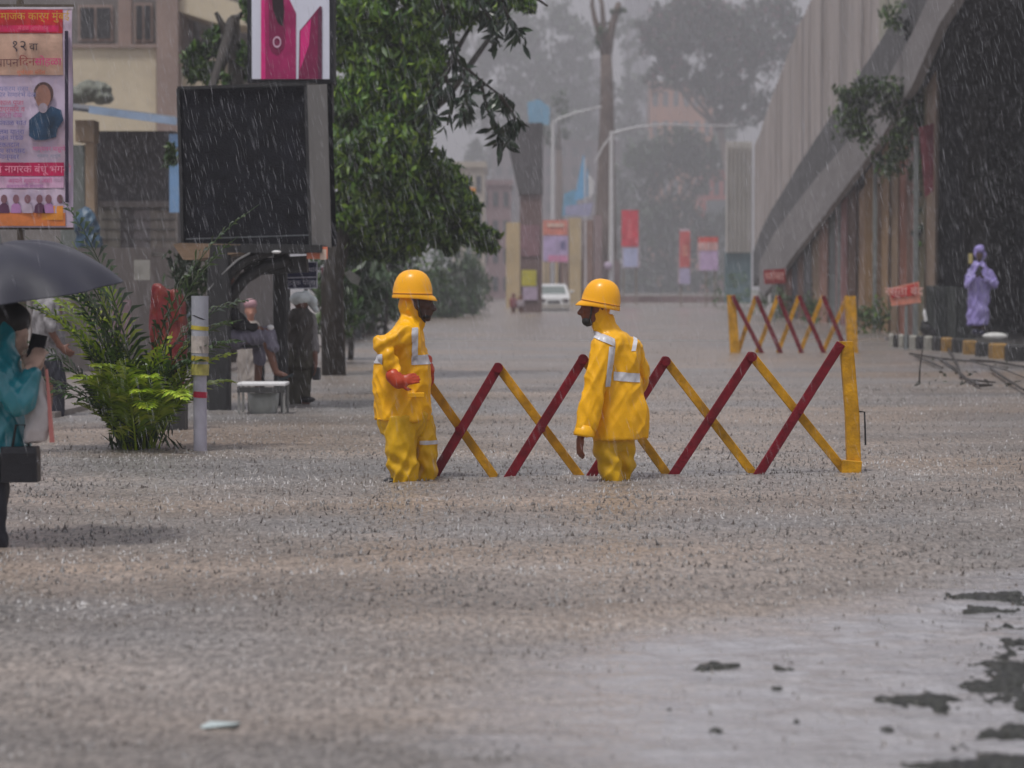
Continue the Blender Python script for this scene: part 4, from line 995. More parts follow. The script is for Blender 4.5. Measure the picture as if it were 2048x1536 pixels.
# white car beyond the pier
def car():
    d = 119.0; r = root('car', at(1112, 622, d), 'small white car standing in flood water right of the pier', 'car'); r.location.z = 0
    cx = at(1108, 0, d).x; M_ = mat('white_car_paint', (.62, .62, .62), .3, .05, 3, coat=.4); G = mat('car_glass', (.16, .19, .18), .15, .1)
    w = .78
    prof = [(0, -.1), (-.06, .3), (-.02, .62), (.10, .74), (.55, .78), (1.0, .80), (1.5, 1.22), (2.0, 1.30), (2.9, 1.28), (3.6, .85), (4.0, .8), (4.05, -.1)]
    m = MB(); V = []; n = len(prof)
    for s in (-1, 1):
        for (yy, z) in prof:
            ww = w if z < .85 else w * (1 - (z - .82) * .42); V.append(Vector((cx + s * ww, d + yy, z)))
    F = [tuple(range(n)), tuple(reversed(range(n, 2 * n)))]
    for i in range(n):
        j = (i + 1) % n; F.append((i, i + n, j + n, j))
    m.add(V, F); m.build('body', M_, r, bevel=.03)
    m = MB(); m.add([(cx - .62, d + 1.02, .84), (cx + .62, d + 1.02, .84), (cx + .54, d + 1.46, 1.19), (cx - .54, d + 1.46, 1.19), (cx - .62, d + 1.08, .80), (cx + .62, d + 1.08, .80), (cx + .54, d + 1.52, 1.15), (cx - .54, d + 1.52, 1.15)], [(0, 1, 2, 3), (7, 6, 5, 4), (0, 4, 5, 1), (1, 5, 6, 2), (2, 6, 7, 3), (3, 7, 4, 0)]); m.build('windscreen', G, r)
    for s in (-1, 1):
        m = MB(); m.ell((cx + s * .56, d - .04, .50), (.17, .06, .10)); m.build('headlight', mat('lamp_glass', (.10, .08, .08), .2, .1), r, smooth=True)
        m = MB(); m.ell((cx + s * .90, d + 1.3, .92), (.10, .06, .08)); m.build('wing_mirror', M_, r, smooth=True)
    m = MB(); m.box((cx, d - .08, .22), (1.5, .10, .22)); m.build('bumper', mat('car_bumper', (.45, .42, .38), .5, .1), r)
    m = MB(); m.box((cx, d - .04, .42), (.6, .05, .12)); m.build('grille', BLK, r)
car()
# ================================================================== LEFT SIDE
CREAM = mat('cream_plaster', (.60, .52, .38), .8, .1, .6, dirt=(.36, .30, .24), dirt_amt=.5, dscale=.5)
PINKP = mat('pinkish_plaster', (.30, .22, .19), .8, .15, .6, dirt=(.2, .16, .14), dscale=.5)
GREYW = mat('grey_stained_wall', (.20, .18, .17), .8, .2, .5, dirt=(.09, .08, .08), dirt_amt=.7, dscale=.6)
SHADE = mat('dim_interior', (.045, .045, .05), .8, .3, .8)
d = 64.0
ab = root('apartment_building', at(300, 640, d), 'cream and pinkish apartment building with balconies behind the printed banner', 'building'); ab.location.z = 0
block(-60, -60, 520, 0, d + 2.2, d + 9).build('wall', GREYW, ab)
block(130, 95, 312, 4.5, d, d + 2.1).build('balcony_front', CREAM, ab)
block(312, -60, 355, 0, d - .25, d + 2.1).build('pillar', PINKP, ab)
block(236, -60, 262, at(0, 93, d).z, d + .9, d + 1.2).build('pillar', PINKP, ab)
block(356, 115, 440, 4.5, d + .4, d + 2.1).build('balcony_front', CREAM, ab)
m = MB(); m.prism([at(356, 22, d), at(356, 4, d), at(400, -18, d), at(520, 20, d), at(520, 52, d), at(440, 48, d)], 2.0); m.build('balcony_slab', CREAM, ab)
block(130, 88, 312, at(0, 96, d).z, d - .1, d + 2.1).build('balcony_rail', PINKP, ab)
for px0, px1, y0, y1 in ((156, 225, 10, 82), (268, 305, 6, 84), (362, 385, 28, 108), (400, 436, 62, 160)):
    w = panel(px0, y0, px1, y1, d + 2.12, .06).build('window', PINKP, ab)
    cx = (px0 + px1) / 2
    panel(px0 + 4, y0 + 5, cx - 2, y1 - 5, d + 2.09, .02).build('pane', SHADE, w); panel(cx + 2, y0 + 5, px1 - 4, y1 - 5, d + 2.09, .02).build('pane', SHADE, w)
# roofed shops in front
d = 40.0
sh = root('shop', at(250, 690, d), 'dim street shop with blue edged sloping tin roof behind the palm', 'shop'); sh.location.z = 0
block(186, 262, 350, 0, d + 1.2, d + 3).build('wall', mat('dark_shop_wall', (.085, .08, .085), .8, .35, 1.2, dirt=(.15, .13, .12), dirt_amt=.5, dscale=1.5), sh)
m = MB(); V = [at(140, 214, d - .3), at(352, 240, d - .3), at(352, 232, d + 2), at(140, 206, d + 2)]; V += [v - Vector((0, 0, .05)) for v in V]
m.add(V, [(0, 1, 2, 3), (7, 6, 5, 4), (0, 4, 5, 1), (1, 5, 6, 2), (2, 6, 7, 3), (3, 7, 4, 0)]); m.build('roof', mat('dark_tin_roof', (.07, .075, .09), .4, .2, 3), sh)
m = MB(); m.beam(at(178, 219, d - .34), at(354, 243, d - .34), .04, .12); m.build('roof_edge', mat('blue_edge', (.30, .40, .55), .4, .15, 3), sh)
block(150, 240, 188, at(0, 282, d).z, d + .1, d + .6).build('cornice', mat('tan_plaster', (.34, .25, .17), .8, .15, 1), sh)
block(170, 282, 188, 0, d + .2, d + .5).build('post', mat('tan_plaster', (.34, .25, .17)), sh)
block(120, 290, 168, 0, d + 1, d + 1.4).build('side_panel', mat('grey_green_tin', (.15, .17, .16), .6, .2, 2, stretch=(4, 4, .4)), sh)
block(198, 402, 352, at(0, 412, d).z, d + .6, d + 1.2).build('ledge', GREYW, sh)
for i, (a, b, c) in enumerate(((198, 240, (.30, .28, .24)), (240, 268, (.12, .11, .11)), (268, 300, (.20, .18, .18)), (300, 352, (.26, .23, .20)))):
    block(a, 412, b, 0, d + .7, d + .9).build('shutter', mat('shutter_%d' % i, c, .7, .2, 2, stretch=(6, 6, .5)), sh)
for i in range(9):
    m = panel(202, 418 + i * 20, 350, 420 + i * 20, d + .66, .03); m.build('shutter_slat', mat('shutter_line', (.12, .115, .11)), sh)
panel(338, 268, 358, 425, d - .2, .03).build('blue_sheet', mat('pale_blue_sheet', (.20, .36, .60), .5, .15, 2), label='pale blue hanging sheet left of the black board', cat='banner')
m = MB(); m.ell(at(185, 182, 46), (.36, .3, .19)); m.ell(at(160, 190, 46), (.3, .3, .16)); m.ell(at(205, 196, 46), (.2, .3, .12))
fuse(m, 'covered_bundle', mat('grey_green_tarp', (.15, .16, .13), .7, .25, 4), None, .03, 3, folds(.03, 6, 6, 3), label='grey covered bundle on the shop roof beside the printed banner', cat='bundle')
m = MB(); m.ell(at(172, 452, 36), (.17, .2, .28)); m.ell(at(178, 500, 36), (.2, .2, .5))
fuse(m, 'tarp_cover', mat('dark_blue_tarp', (.03, .07, .12), .45, .25, 4, dirt=(.2, .35, .45), dirt_amt=.3, dscale=5), None, .03, 3, folds(.03, 8, 4, 3), label='dark blue tarpaulin cover below the printed banner', cat='tarpaulin')
# roadside wall and clutter between kiosk and trees
rw = root('roadside_wall', at(300, 700, 33), 'stained grey wall behind the palm and the kiosk', 'wall'); rw.location.z = 0
m = MB(); a = at(60, 495, 32); b = at(420, 495, 36)
m.add([(a.x, 32, -.3), (b.x, 36, -.3), (b.x, 36, b.z), (a.x, 32, a.z), (a.x, 32.3, -.3), (b.x, 36.3, -.3), (b.x, 36.3, b.z), (a.x, 32.3, a.z)], [(0, 1, 2, 3), (7, 6, 5, 4), (3, 2, 6, 7), (1, 5, 6, 2), (0, 3, 7, 4)])
m.build('wall', mat('stained_wall', (.27, .24, .225), .8, .2, 1.5, dirt=(.12, .11, .10), dirt_amt=.7, dscale=1.4, stretch=(1, 1, .4)), rw)

for (x0, y0, x1, y1, c, nm) in ((118, 520, 175, 600, (.30, .27, .26), 'faded_poster'), (215, 600, 262, 690, (.24, .16, .18), 'faded_poster'), (190, 505, 330, 512, (.13, .12, .11), 'ledge'), (268, 520, 300, 560, (.34, .33, .30), 'faded_poster'), (352, 600, 404, 690, (.12, .15, .19), 'door')):
    panel(x0, y0, x1, y1, 31.85 if x1 < 200 else (33.0 if x1 < 310 else 34.6), .05).build(nm, mat('wallbit_%d' % x0, c, .7, .35, 3, dirt=(.1, .09, .085), dirt_amt=.7, dscale=3), rw)
# railing posts and parked clutter left of the big tree trunk
rl = root('roadside_railing', at(705, 690, 48), 'grey green railing posts and boards under the big tree', 'railing'); rl.location.z = 0
for i, px in enumerate((655, 668, 683, 699, 716, 733, 749)):
    dd_ = 44 + i * 3.2; a = at(px, 600, dd_); hh = at(0, 560 + random.uniform(-6, 10), dd_).z
    m = MB(); m.box((a.x, dd_, hh / 2), (.10 if i % 2 else .16, .1, hh + .3)); m.build('post', mat('post_%d' % (i % 3), [(.26, .25, .22), (.10, .115, .11), (.17, .15, .13)][i % 3], .7, .2, 4), rl)
for z in (.35, .95):
    m = MB(); m.beam((at(650, 0, 43.8).x, 43.8, z), (at(752, 0, 64).x, 64, z), .05, .07); m.build('rail', mat('post_1', (.10, .115, .11)), rl)
m = MB(); a = at(668, 575, 50); b = at(752, 590, 66)
m.add([(a.x, 50, -.1), (b.x, 66, -.1), (b.x, 66, b.z), (a.x, 50, a.z), (a.x, 50.1, -.1), (b.x, 66.1, -.1), (b.x, 66.1, b.z), (a.x, 50.1, a.z)], [(0, 1, 2, 3), (7, 6, 5, 4), (3, 2, 6, 7)])
m.build('board', mat('mossy_board', (.08, .09, .08), .8, .4, 1.5, dirt=(.2, .18, .15), dscale=2), rl)
for k, (px, py, d, w, h, c) in enumerate(((700, 560, 40, .5, .55, 1), (672, 600, 38, .3, .6, 0), (735, 600, 62, .9, .8, 0), (770, 545, 60, 1.4, .9, 0), (905, 560, 96, 1.15, 1.7, 1), (878, 600, 92, .9, .9, 1), (945, 585, 105, .8, 1.4, 1), (815, 590, 85, 1.2, .9, 1))):
    c0 = at(px, py, d); lab = ['pale green shrub hiding the big tree trunk beside the red sign', 'dark narrow shrub just right of the kiosk', 'ragged green shrub beside the railing posts', 'dark low shrub under the big tree behind the left helmet', 'tall misty grey green shrub right of the left man', 'low misty shrub at the water edge behind the left man', 'misty shrub farthest right before the mauve house', 'hazy shrub directly behind the left helmet'][k]
    r = root('shrub', (c0.x, d, 0), lab, 'shrub', 'shrubs along the left roadside')
    m = MB(); m.tube([(c0.x, d, -.1), (c0.x + .05, d, c0.z * .6), (c0.x, d, c0.z)], [.05, .04, .02], 6); m.build('stem', BARK, r)
    leaves('foliage', clump((c0.x, d, max(h * .75, c0.z)), (w, .6, h), int(900 + 900 * w), 18, .25, .3, seed=40 + k), .20 + .06 * c, .09, LEAFM if not c else leafmat('misty_leaves', [(.03, .06, .03), (.06, .11, .05), (.10, .15, .08)]), r, seed=40 + k, kind='stuff')

# ---------------- the big tree
tree('big leafy tree overhanging the left side of the road', 33, [(668, 690), (664, 560), (690, 430), (760, 300)], [.17, .15, .13, .12],
     [(700, 60, 65, 80, 2025, 0), (790, 30, 80, 80, 2700, -1), (880, 10, 70, 60, 1890, 0), (700, 200, 55, 80, 1890, 1), (770, 170, 75, 80, 2700, -1), (840, 130, 55, 60, 1620, 0), (690, 330, 40, 70, 1485, 0), (760, 320, 75, 75, 2970, -1.5), (830, 250, 40, 50, 1080, 0),
      (850, 350, 60, 55, 2025, -.5), (900, 380, 40, 50, 1215, .5), (720, 430, 60, 50, 2025, 0), (800, 440, 75, 55, 2835, -1), (890, 450, 60, 45, 1755, 0), (760, 490, 90, 28, 1620, .5), (690, 480, 40, 40, 945, 1), (975, 480, 30, 26, 567, 1), (935, 420, 25, 40, 540, 1), (960, 20, 70, 30, 945, 0), (1030, 5, 50, 22, 513, 0)],
     leafmat('mango_leaves', [(.018, .045, .018), (.04, .09, .024), (.08, .165, .028), (.14, .25, .028), (.22, .33, .03)]), .165, .06, None, 21, name='big_tree', bark=BARK)
# nearer hanging branch with leaves one can tell apart
hb = root('hanging_branch', at(900, 60, 27), 'dark hanging branch with drooping leaves at the right of the big tree', 'branch')
lm = MB(); Lf = .20; Wf = .058
lm.add([(0, 0, 0), (Wf * .5, .01, -Lf * .38), (Wf * .42, .015, -Lf * .68), (0, .03, -Lf), (-Wf * .42, .015, -Lf * .68), (-Wf * .5, .01, -Lf * .38), (0, -.012, -Lf * .4)],
       [(0, 6, 1), (1, 6, 2), (2, 6, 3), (3, 6, 4), (4, 6, 5), (5, 6, 0)])
lfmats = [mat('leaf_dark', (.012, .030, .014), .35, .2, 20), mat('leaf_green', (.022, .050, .016), .35, .2, 20)]
lme = []
for q in lfmats:
    me = lm.mesh('leaf'); me.materials.append(q); lme.append(me)
stems = [[(870, -30), (900, 60), (915, 120), (935, 170)], [(915, 120), (960, 160), (1000, 190), (1030, 210)], [(915, 120), (880, 160), (862, 200), (858, 240)], [(960, 160), (975, 220), (1000, 260), (1008, 290)], [(935, 170), (925, 215), (930, 240)], [(1000, -30), (1010, 20), (1030, 60), (1045, 75)], [(940, -30), (965, 10), (985, 50), (1000, 95)], [(1000, 190), (1030, 235), (1020, 270)], [(890, 150), (905, 200), (895, 250)], [(1040, -30), (1070, -5), (1095, 12)]]
nl = 0
for si, q in enumerate(stems):
    dd_ = 27 + random.uniform(-.6, .6)
    P3 = [at(a, b, dd_ + i * .1) for i, (a, b) in enumerate(q)]
    m = MB(); m.tube(P3, [.022, .016, .011, .006][:len(P3)], 6); m.build('twig', BARK, hb)
    for i in range(1, len(P3)):
        for k in range(14 if i > 1 or si > 3 else 7):
            t = random.random(); p = P3[i - 1].lerp(P3[i], t)
            if nl >= 300: break
            o = bpy.data.objects.new('leaf', random.choice([lme[0], lme[0], lme[1]])); COL.objects.link(o); o.parent = hb
            o.location = p - wloc(hb) + Vector((random.gauss(0, .03), random.gauss(0, .08), random.gauss(0, .03)))
            o.rotation_euler = (random.gauss(0, .5), random.gauss(0, .75), random.uniform(0, 6.28)); s_ = random.uniform(.75, 1.25); o.scale = (s_, s_, s_); nl += 1
# left small tree behind the advert
tree('dark two stemmed tree behind the phone advert board', 37, [(455, 640), (470, 300), (472, 130), (466, 40)], [.16, .13, .11, .10],
     [(400, 130, 36, 40, 500, 0), (430, 90, 30, 35, 260, 0), (440, 160, 40, 20, 350, 0), (485, 120, 20, 45, 350, 0), (380, 150, 22, 20, 160, 0), (490, 20, 20, 30, 160, 0), (340, 320, 16, 26, 130, -3)], LEAFM, .17, .07, None, 31, name='small_tree', bark=BARK)
m = MB(); m.tube([at(470, 120, 36.9), at(455, 70, 36.9), at(432, 25, 36.9)], [.09, .07, .03], 8); m.build('dead_limb', BARK, label='dark bare limb forking left above the black board', cat='branch')

# ---------------- printed banner on the left
d = 20.0
bn = root('printed_banner', at(70, 470, d), 'tall red, pink and orange festival banner with a portrait at the top left', 'banner')
def wavy(px0, py0, px1, py1, d, amp=.012, n=26, seed=0, off=0):
    a = at(px0, py0, d); b = at(px1, py1, d); V = []; F = []
    for i in range(n + 1):
        for j in range(7):
            x = a.x + (b.x - a.x) * j / 6; z = a.z + (b.z - a.z) * i / n
            V.append(Vector((x, d + off + amp * math.sin(z * 9 + 1.1) + amp * .7 * math.sin(x * 14 + z * 3), z)))
    for i in range(n):
        for j in range(6):
            q = i * 7 + j; F.append((q, q + 7, q + 8, q + 1))
    m = MB(); m.add(V, F); return m
def field(name, px0, py0, px1, py1, c, off, **k):
    return wavy(px0, py0, px1, py1, d, off=-off, n=max(2, int((py1 - py0) / 8))).build(name, mat('bp_' + name, c, .45, .18, 5), bn, **k)
wavy(-60, 14, 147, 455, d).build('sheet', mat('banner_lilac', (.56, .46, .60), .45, .12, 2, dirt=(.62, .40, .38), dirt_amt=.7, dscale=1.5), bn)
wavy(-60, 14, 147, 455, d, off=.02).build('backing', mat('banner_back', (.4, .4, .42), .6, .1), bn)
field('top_margin', -60, 14, 147, 18, (.55, .50, .55), .006)
field('red_header', -60, 19, 126, 67, (.52, .012, .02), .008)
field('magenta_line', -60, 51, 118, 64, (.62, .01, .10), .011)
field('peach_field', -60, 68, 126, 150, (.62, .40, .30), .006)
field('red_band', -60, 325, 128, 352, (.56, .01, .10), .008)
field('pink_field', -60, 353, 128, 376, (.62, .38, .55), .006)
field('orange_foot', -60, 425, 132, 452, (.72, .22, .06), .008)
field('orange_patch', 84, 412, 128, 440, (.75, .28, .03), .011)
m = MB(); a = at(133, 62, d - .04); b = at(134, 405, d - .04); m.beam(a, b, .026, .02, up=(0, -1, 0)); m.build('edge_bar', mat('deep_violet', (.02, .012, .035), .5, .1), bn)
def tx(s_, px, py, size, c, al='CENTER', sx=1, name='lettering'):
    text_part(name, s_, mat('ink_' + '_'.join('%02d' % int(q * 99) for q in c), c, .5, .1), bn, at(px, py, d - .035), size, .001, al, sx)
tx('सामाजक कार्य मुंबई', 60, 33, .085, (.60, .36, .03)); tx('मंडळ आयोजन', 66, 57, .045, (.75, .15, .25))
tx('१२', 38, 92, .12, (.02, .015, .03)); tx('वा', 67, 94, .085, (.02, .015, .03))
tx('धापन', 14, 126, .095, (.16, .06, .06)); tx('िदन', 54, 124, .095, (.28, .04, .04)); tx('सोहळा', 96, 124, .088, (.62, .02, .20))
tx('शुभेच्छा संदेश', 62, 145, .045, (.60, .15, .08))
for i, (y, c, w) in enumerate(((178, (.2, .22, .45), 1), (190, (.16, .18, .42), 1.3), (206, (.5, .06, .15), 1), (219, (.5, .06, .15), 1), (231, (.45, .1, .3), 1), (246, (.12, .12, .35), 1), (264, (.12, .12, .35), 1), (276, (.12, .12, .35), 1), (290, (.12, .12, .35), 1), (302, (.12, .12, .35), 1), (314, (.12, .12, .35), 1))):
    tx(['कार्यक्रम सर्व', 'सत्कार समारंभ वेळ', 'सकाळ पूजा', 'महाप्रसाद व', 'आरती वेळ', 'सायंकाळ सात', 'कलश यात्रा', 'भजन मंडळ', 'रकतदान', 'सर्व सभासद', 'मान्यवर'][i], 18 * w, y, .055, c)
tx('मान्यवर पाहुणे', 98, 298, .05, (.6, .12, .3)); tx('स्वागत उत्सुक', 98, 312, .035, (.2, .25, .35))
tx('सर्व नागरक बंधू भगनी', 56, 339, .085, (.80, .30, .42))
tx('आपले स्वागत असो', 60, 362, .05, (.5, .08, .25)); tx('कार्यकारणी सभासद', 50, 373, .04, (.35, .1, .35))
# plain printed portrait (flat print): hair, face, neck, jacket
def disc(name, cx, cy, rx, ry, c, off, n=20):
    m = MB(); m.prism([at(cx + rx * math.cos(2 * math.pi * i / n), cy + ry * math.sin(2 * math.pi * i / n), d - off) for i in range(n)], .002); m.build(name, mat('pr_%s' % name, c, .5, .2, 6), bn)
disc('portrait_hair', 87, 187, 20, 23, (.10, .05, .05), .030); disc('portrait_face', 86, 193, 15.5, 24, (.34, .17, .13), .034); disc('portrait_neck', 86, 216, 9, 10, (.36, .3, .36), .036)
m = MB(); m.prism([at(a, b, d - .033) for a, b in ((58, 272), (58, 240), (72, 228), (82, 220), (90, 224), (102, 212), (122, 220), (127, 240), (115, 258), (112, 274), (90, 280), (70, 280))], .002); m.build('portrait_jacket', mat('print_navy', (.015, .055, .12), .5, .5, 5), bn)
for i, px in enumerate((8, 32, 55, 79, 97, 120)):
    disc('small_portrait_head', px, 398, 6.5, 9, (.14, .06, .07) if i % 2 else (.22, .10, .13), .030, 12)
    m = MB(); m.prism([at(a, b, d - .028) for a, b in ((px - 11, 426), (px - 9, 411), (px - 3, 406), (px + 3, 406), (px + 9, 411), (px + 11, 426))], .002); m.build('small_portrait_body', mat('pr_body_%d' % (i % 3), [(.10, .03, .08), (.42, .20, .42), (.5, .4, .5)][i % 3], .5, .2), bn)
WOOD = mat('weathered_pole', (.10, .08, .06), .8, .25, 6)
for px in (40,):
    m = MB(); m.tube([at(px, 0, d + .1), at(px + 2, 480, d + .1), Vector((at(px + 3, 0, d).x, d + .1, -.3))], .03, 8); m.build('pole', WOOD, bn)
for y in (12, 455):
    m = MB(); m.beam(at(-60, y, d + .06), at(147, y + 1, d + .06), .03, .03); m.build('batten', WOOD, bn)

# ---------------- kiosk with the black board
d = 23.7
ks = root('traffic_kiosk', at(520, 825, d), 'roadside kiosk: big black board box carried on dark posts with a wooden shelf edge', 'kiosk'); ks.location.z = 0
KB = mat('black_board', (.010, .011, .016), .7, .4, 5, .3, 60, dirt=(.025, .026, .033), dirt_amt=.5, dscale=9, spec=.15)
KG = mat('grey_board_side', (.25, .245, .23), .6, .15, 2, dirt=(.15, .14, .13), dscale=2, stretch=(1, 1, .3))
KD = mat('dark_metal', (.022, .023, .025), .5, .35, 6, .3, 40, dirt=(.05, .05, .05), dscale=5, stretch=(1, 1, .3))
m = MB(); f = [at(355, 178, d), at(611, 170, d), at(622, 491, d), at(364, 487, d)]; bk = [p + Vector((.18, 1.0, 0)) for p in f]
bk[1] = at(634, 168, d + 1.0); bk[2] = at(659, 493, d + 1.0); bk[1].x = at(612, 0, d).x + .17; bk[2].x = at(622, 0, d).x + .17
V = f + bk
m.add(V, [(0, 1, 2, 3), (7, 6, 5, 4), (0, 4, 5, 1), (3, 2, 6, 7), (0, 3, 7, 4)]); m.build('board_box', KB, ks)
g = [f[1] + Vector((.004, -.004, 0)), at(654, 168, d + .8), at(663, 495, d + .8), f[2] + Vector((.004, -.004, 0))]
m = MB(); m.add(g + [p + Vector((-.02, .05, 0)) for p in g], [(0, 1, 2, 3), (7, 6, 5, 4), (0, 4, 5, 1), (3, 2, 6, 7)]); m.build('side_sheet', KG, ks)
for a, b in (((355, 176), (612, 168)), ((364, 488), (622, 492)), ((356, 178), (365, 488)), ((611, 170), (621, 491))):
    m = MB(); m.beam(at(*a, d - .03), at(*b, d - .03), .028, .03, up=(0, -1, 0)); m.build('frame_bar', KD, ks)
m = MB(); m.beam(at(372, 478, d - .035), at(617, 470, d - .035), .012, .01, up=(0, -1, 0)); m.build('trim_strip', mat('grey_trim', (.09, .1, .11), .5, .2), ks)
m = MB(); m.prism([at(346, 489, d - .1), at(360, 486, d - .1), at(480, 489, d - .1), at(482, 506, d - .1), at(380, 520, d - .1), at(366, 519, d - .1)], .9); m.build('wooden_shelf', mat('damp_wood', (.24, .16, .10), .7, .3, 6, .3, 30, dirt=(.08, .06, .045), dscale=3, stretch=(1, 1, 4)), ks)
m = MB(); m.box((at(545, 0, d).x, d + .35, at(0, 498, d).z), (.95, .9, .075)); m.build('roof_slab', KD, ks)
m = MB(); m.loft([(at(438, 850, d), (.115, 0, 0), (0, .11, 0)), (at(437, 640, d), (.115, 0, 0), (0, .11, 0)), (at(440, 490, d), (.10, 0, 0), (0, .11, 0))], 16, 6); m.build('post', KD, ks)
m = MB(); m.loft([(at(563, 850, d + .9), (.07, 0, 0), (0, .09, 0)), (at(560, 495, d + .9), (.07, 0, 0), (0, .09, 0))], 16, 6); m.build('post', KD, ks)
for i, (q, w) in enumerate((([(432, 600), (440, 570), (465, 540), (500, 515), (545, 500)], .055), ([(448, 625), (462, 590), (490, 556), (530, 532), (580, 520)], .06))):
    m = MB(); m.tube([at(a, b, d + .03 + i * .1) for a, b in q], w, 8); m.build('arch_bracket', KD, ks, smooth=True)
m = MB(); m.tube([at(417, 580, d - .1), at(440, 552, d - .1), at(475, 520, d - .1), at(500, 506, d - .1)], .010, 6); m.build('curved_pipe', mat('grey_pipe', (.22, .22, .22), .4, .1), ks)
m = MB(); m.beam(at(490, 535, d + .3), at(615, 528, d + .3), .25, .16); m.build('top_beam', KD, ks)
m = MB(); m.beam(at(430, 690, d + .5), at(520, 690, d + .5), .4, .04); m.build('bench_seat', KD, ks)
m = MB(); a = at(519, 690, d + .55); m.box((a.x, d + .55, a.z / 2 - .1), (.09, .1, a.z + .2)); m.build('bench_leg', KD, ks)
m = MB(); m.ell(at(553, 504, d - .12), (.045, .03, .016)); m.build('tube_light', mat('white_plastic', (.75, .75, .75)), ks)
m = MB(); a = at(634, 506, d + .1); m.box((a.x, a.y, a.z), (.20, .25, .115), rz=.1); m.build('orange_box', mat('orange_plastic', (.75, .24, .14), .4, .1, 5), label='orange and white box tucked under the right end of the kiosk shelf', cat='box')
m = MB(); a = at(636, 509, d - .05); m.box((a.x + .05, a.y, a.z), (.06, .02, .10)); m.build('pale_box', mat('pale_cream_plastic', (.7, .55, .45), .4, .1), label='small pale box beside the orange box under the kiosk', cat='box')

# phone advert above
d = 26.0
ad = root('advert_board', at(585, 165, d), 'white advert board showing two magenta phones, above the black board', 'advert board')
panel(494, -40, 668, 166, d + .02, .35).build('case', mat('black_case', (.012, .013, .018), .5, .2), ad)
panel(503, -40, 659, 158, d - .01, .02).build('print_face', mat('advert_white', (.72, .74, .85), .35, .04, 2), ad)
MG = mat('advert_magenta', (.42, .012, .13), .35, .3, 2.2); MG2 = mat('advert_deep_magenta', (.22, .008, .07), .35, .2, 2); MGL = mat('advert_bright_edge', (.72, .02, .22), .35, .1)
def pr(name, pts, mm, off): m = MB(); m.prism([at(a, b, d - off) for a, b in pts], .004); m.build(name, mm, ad)
pr('phone_back', [(524, 158), (524, -40), (560, -40), (592, 26), (592, 158)], MG, .016)
pr('phone_edge', [(522, 158), (522, -40), (529, -40), (531, 158)], MGL, .020)
pr('camera_bump', [(538, 90), (537, -40), (556, -40), (566, 20), (570, 60), (568, 95), (555, 110), (543, 104)], MG2, .022)
pr('camera_glass', [(541, -40), (563, -40), (568, 20), (565, 52), (556, 46), (546, 20)], mat('advert_black', (.02, .008, .012), .3, .1), .026)
def rg_(cx, cy, r0, r1, mm, off):
    m = MB(); n = 24
    V = [at(cx + r * math.cos(2 * math.pi * i / n) * .95, cy + r * 1.3 * math.sin(2 * math.pi * i / n), d - off) for r in (r0, r1) for i in range(n)]
    m.add(V, [(i, (i + 1) % n, n + (i + 1) % n, n + i) for i in range(n)]); m.build('camera_ring', mm, ad)
rg_(554, 84, 6.2, 8.8, mat('advert_pale_ring', (.70, .45, .58), .3, .1), .030)
pr('second_phone', [(597, 158), (599, 62), (640, 12), (643, 14), (643, 158)], MG2, .016)
pr('second_phone_glow', [(600, 140), (601, 62), (622, 38), (618, 90)], MGL, .020)
pr('second_phone_edge', [(636, 158), (636, 18), (644, 13), (644, 158)], mat('advert_plum', (.12, .02, .06), .35, .1), .022)
a = at(652, 205, d + .2)
m = MB(); m.box((a.x, a.y, a.z), (.15, .3, .42)); m.build('control_box', mat('black_case', (.012, .013, .018)), ad)
m = MB(); m.tube([Vector((at(566, 0, d).x, d + .3, -.3)), at(566, 120, d + .3)], .05, 8); m.build('pole', KD, ad)
m = MB(); m.prism([at(637, 196, d - .02), at(650, 193, d - .02), at(648, 208, d - .02)], .02); m.build('white_tag', mat('white_plastic', (.75, .75, .75)), ad)

# blue street sign and red signs behind the kiosk
d = 25.0
sg = root('street_sign', at(600, 820, d), 'blue sign with white border and lettering beside the kiosk', 'sign'); sg.location.z = 0
m = MB(); m.prism([at(566, 578, d), at(564, 543, d), at(600, 540, d), at(600, 524, d), at(635, 523, d), at(635, 577, d)], .02); m.build('plate', mat('sign_navy', (.022, .028, .085), .4, .2, 5), sg)
WL = mat('sign_white', (.55, .55, .65), .4, .1)
for a, b in (((565, 577), (635, 576)), ((634, 576), (634, 524)), ((565, 577), (564, 543)), ((600, 524), (635, 524)), ((566, 556), (634, 554))):
    m = MB(); m.beam(at(*a, d - .01), at(*b, d - .01), .010, .01, up=(0, -1, 0)); m.build('border_line', WL, sg)
text_part('lettering', 'बस थांबा', WL, sg, at(618, 540, d - .012), .07); text_part('lettering', 'वाहतूक पोलस', WL, sg, at(600, 566, d - .012), .07)
m = MB(); m.tube([at(612, 578, d + .03), Vector((at(612, 0, d).x, d + .03, -.2))], .02, 8); m.build('pole', KD, sg)
d = 34.0
sg = root('shop_sign', at(665, 690, d), 'dull red sign on a pole between the kiosk and the tree', 'sign'); sg.location.z = 0
m = MB(); m.prism([at(645, 572, d), at(642, 535, d), at(668, 527, d), at(688, 540, d), at(686, 564, d)], .05); m.build('plate', mat('dull_red_sign', (.14, .03, .045), .5, .3, 4), sg)
m = MB(); m.prism([at(688, 546, d), at(700, 540, d), at(722, 556, d), at(716, 570, d), at(702, 566, d)], .05); m.build('pale_flap', mat('pale_grey_cloth', (.32, .33, .30), .6, .2), sg)
m = MB(); m.tube([at(664, 570, d + .06), Vector((at(664, 0, d).x, d + .06, -.2))], .04, 8); m.build('pole', mat('post_0', (.26, .25, .22)), sg)
m = MB(); m.prism([at(708, 512, 40), at(714, 486, 40), at(726, 484, 40), at(733, 508, 40), at(722, 514, 40)], .05); m.build('hanging_cloth', mat('pale_blue_cloth', (.20, .34, .40), .6, .2), label='small pale blue cloth hanging under the big tree', cat='cloth')
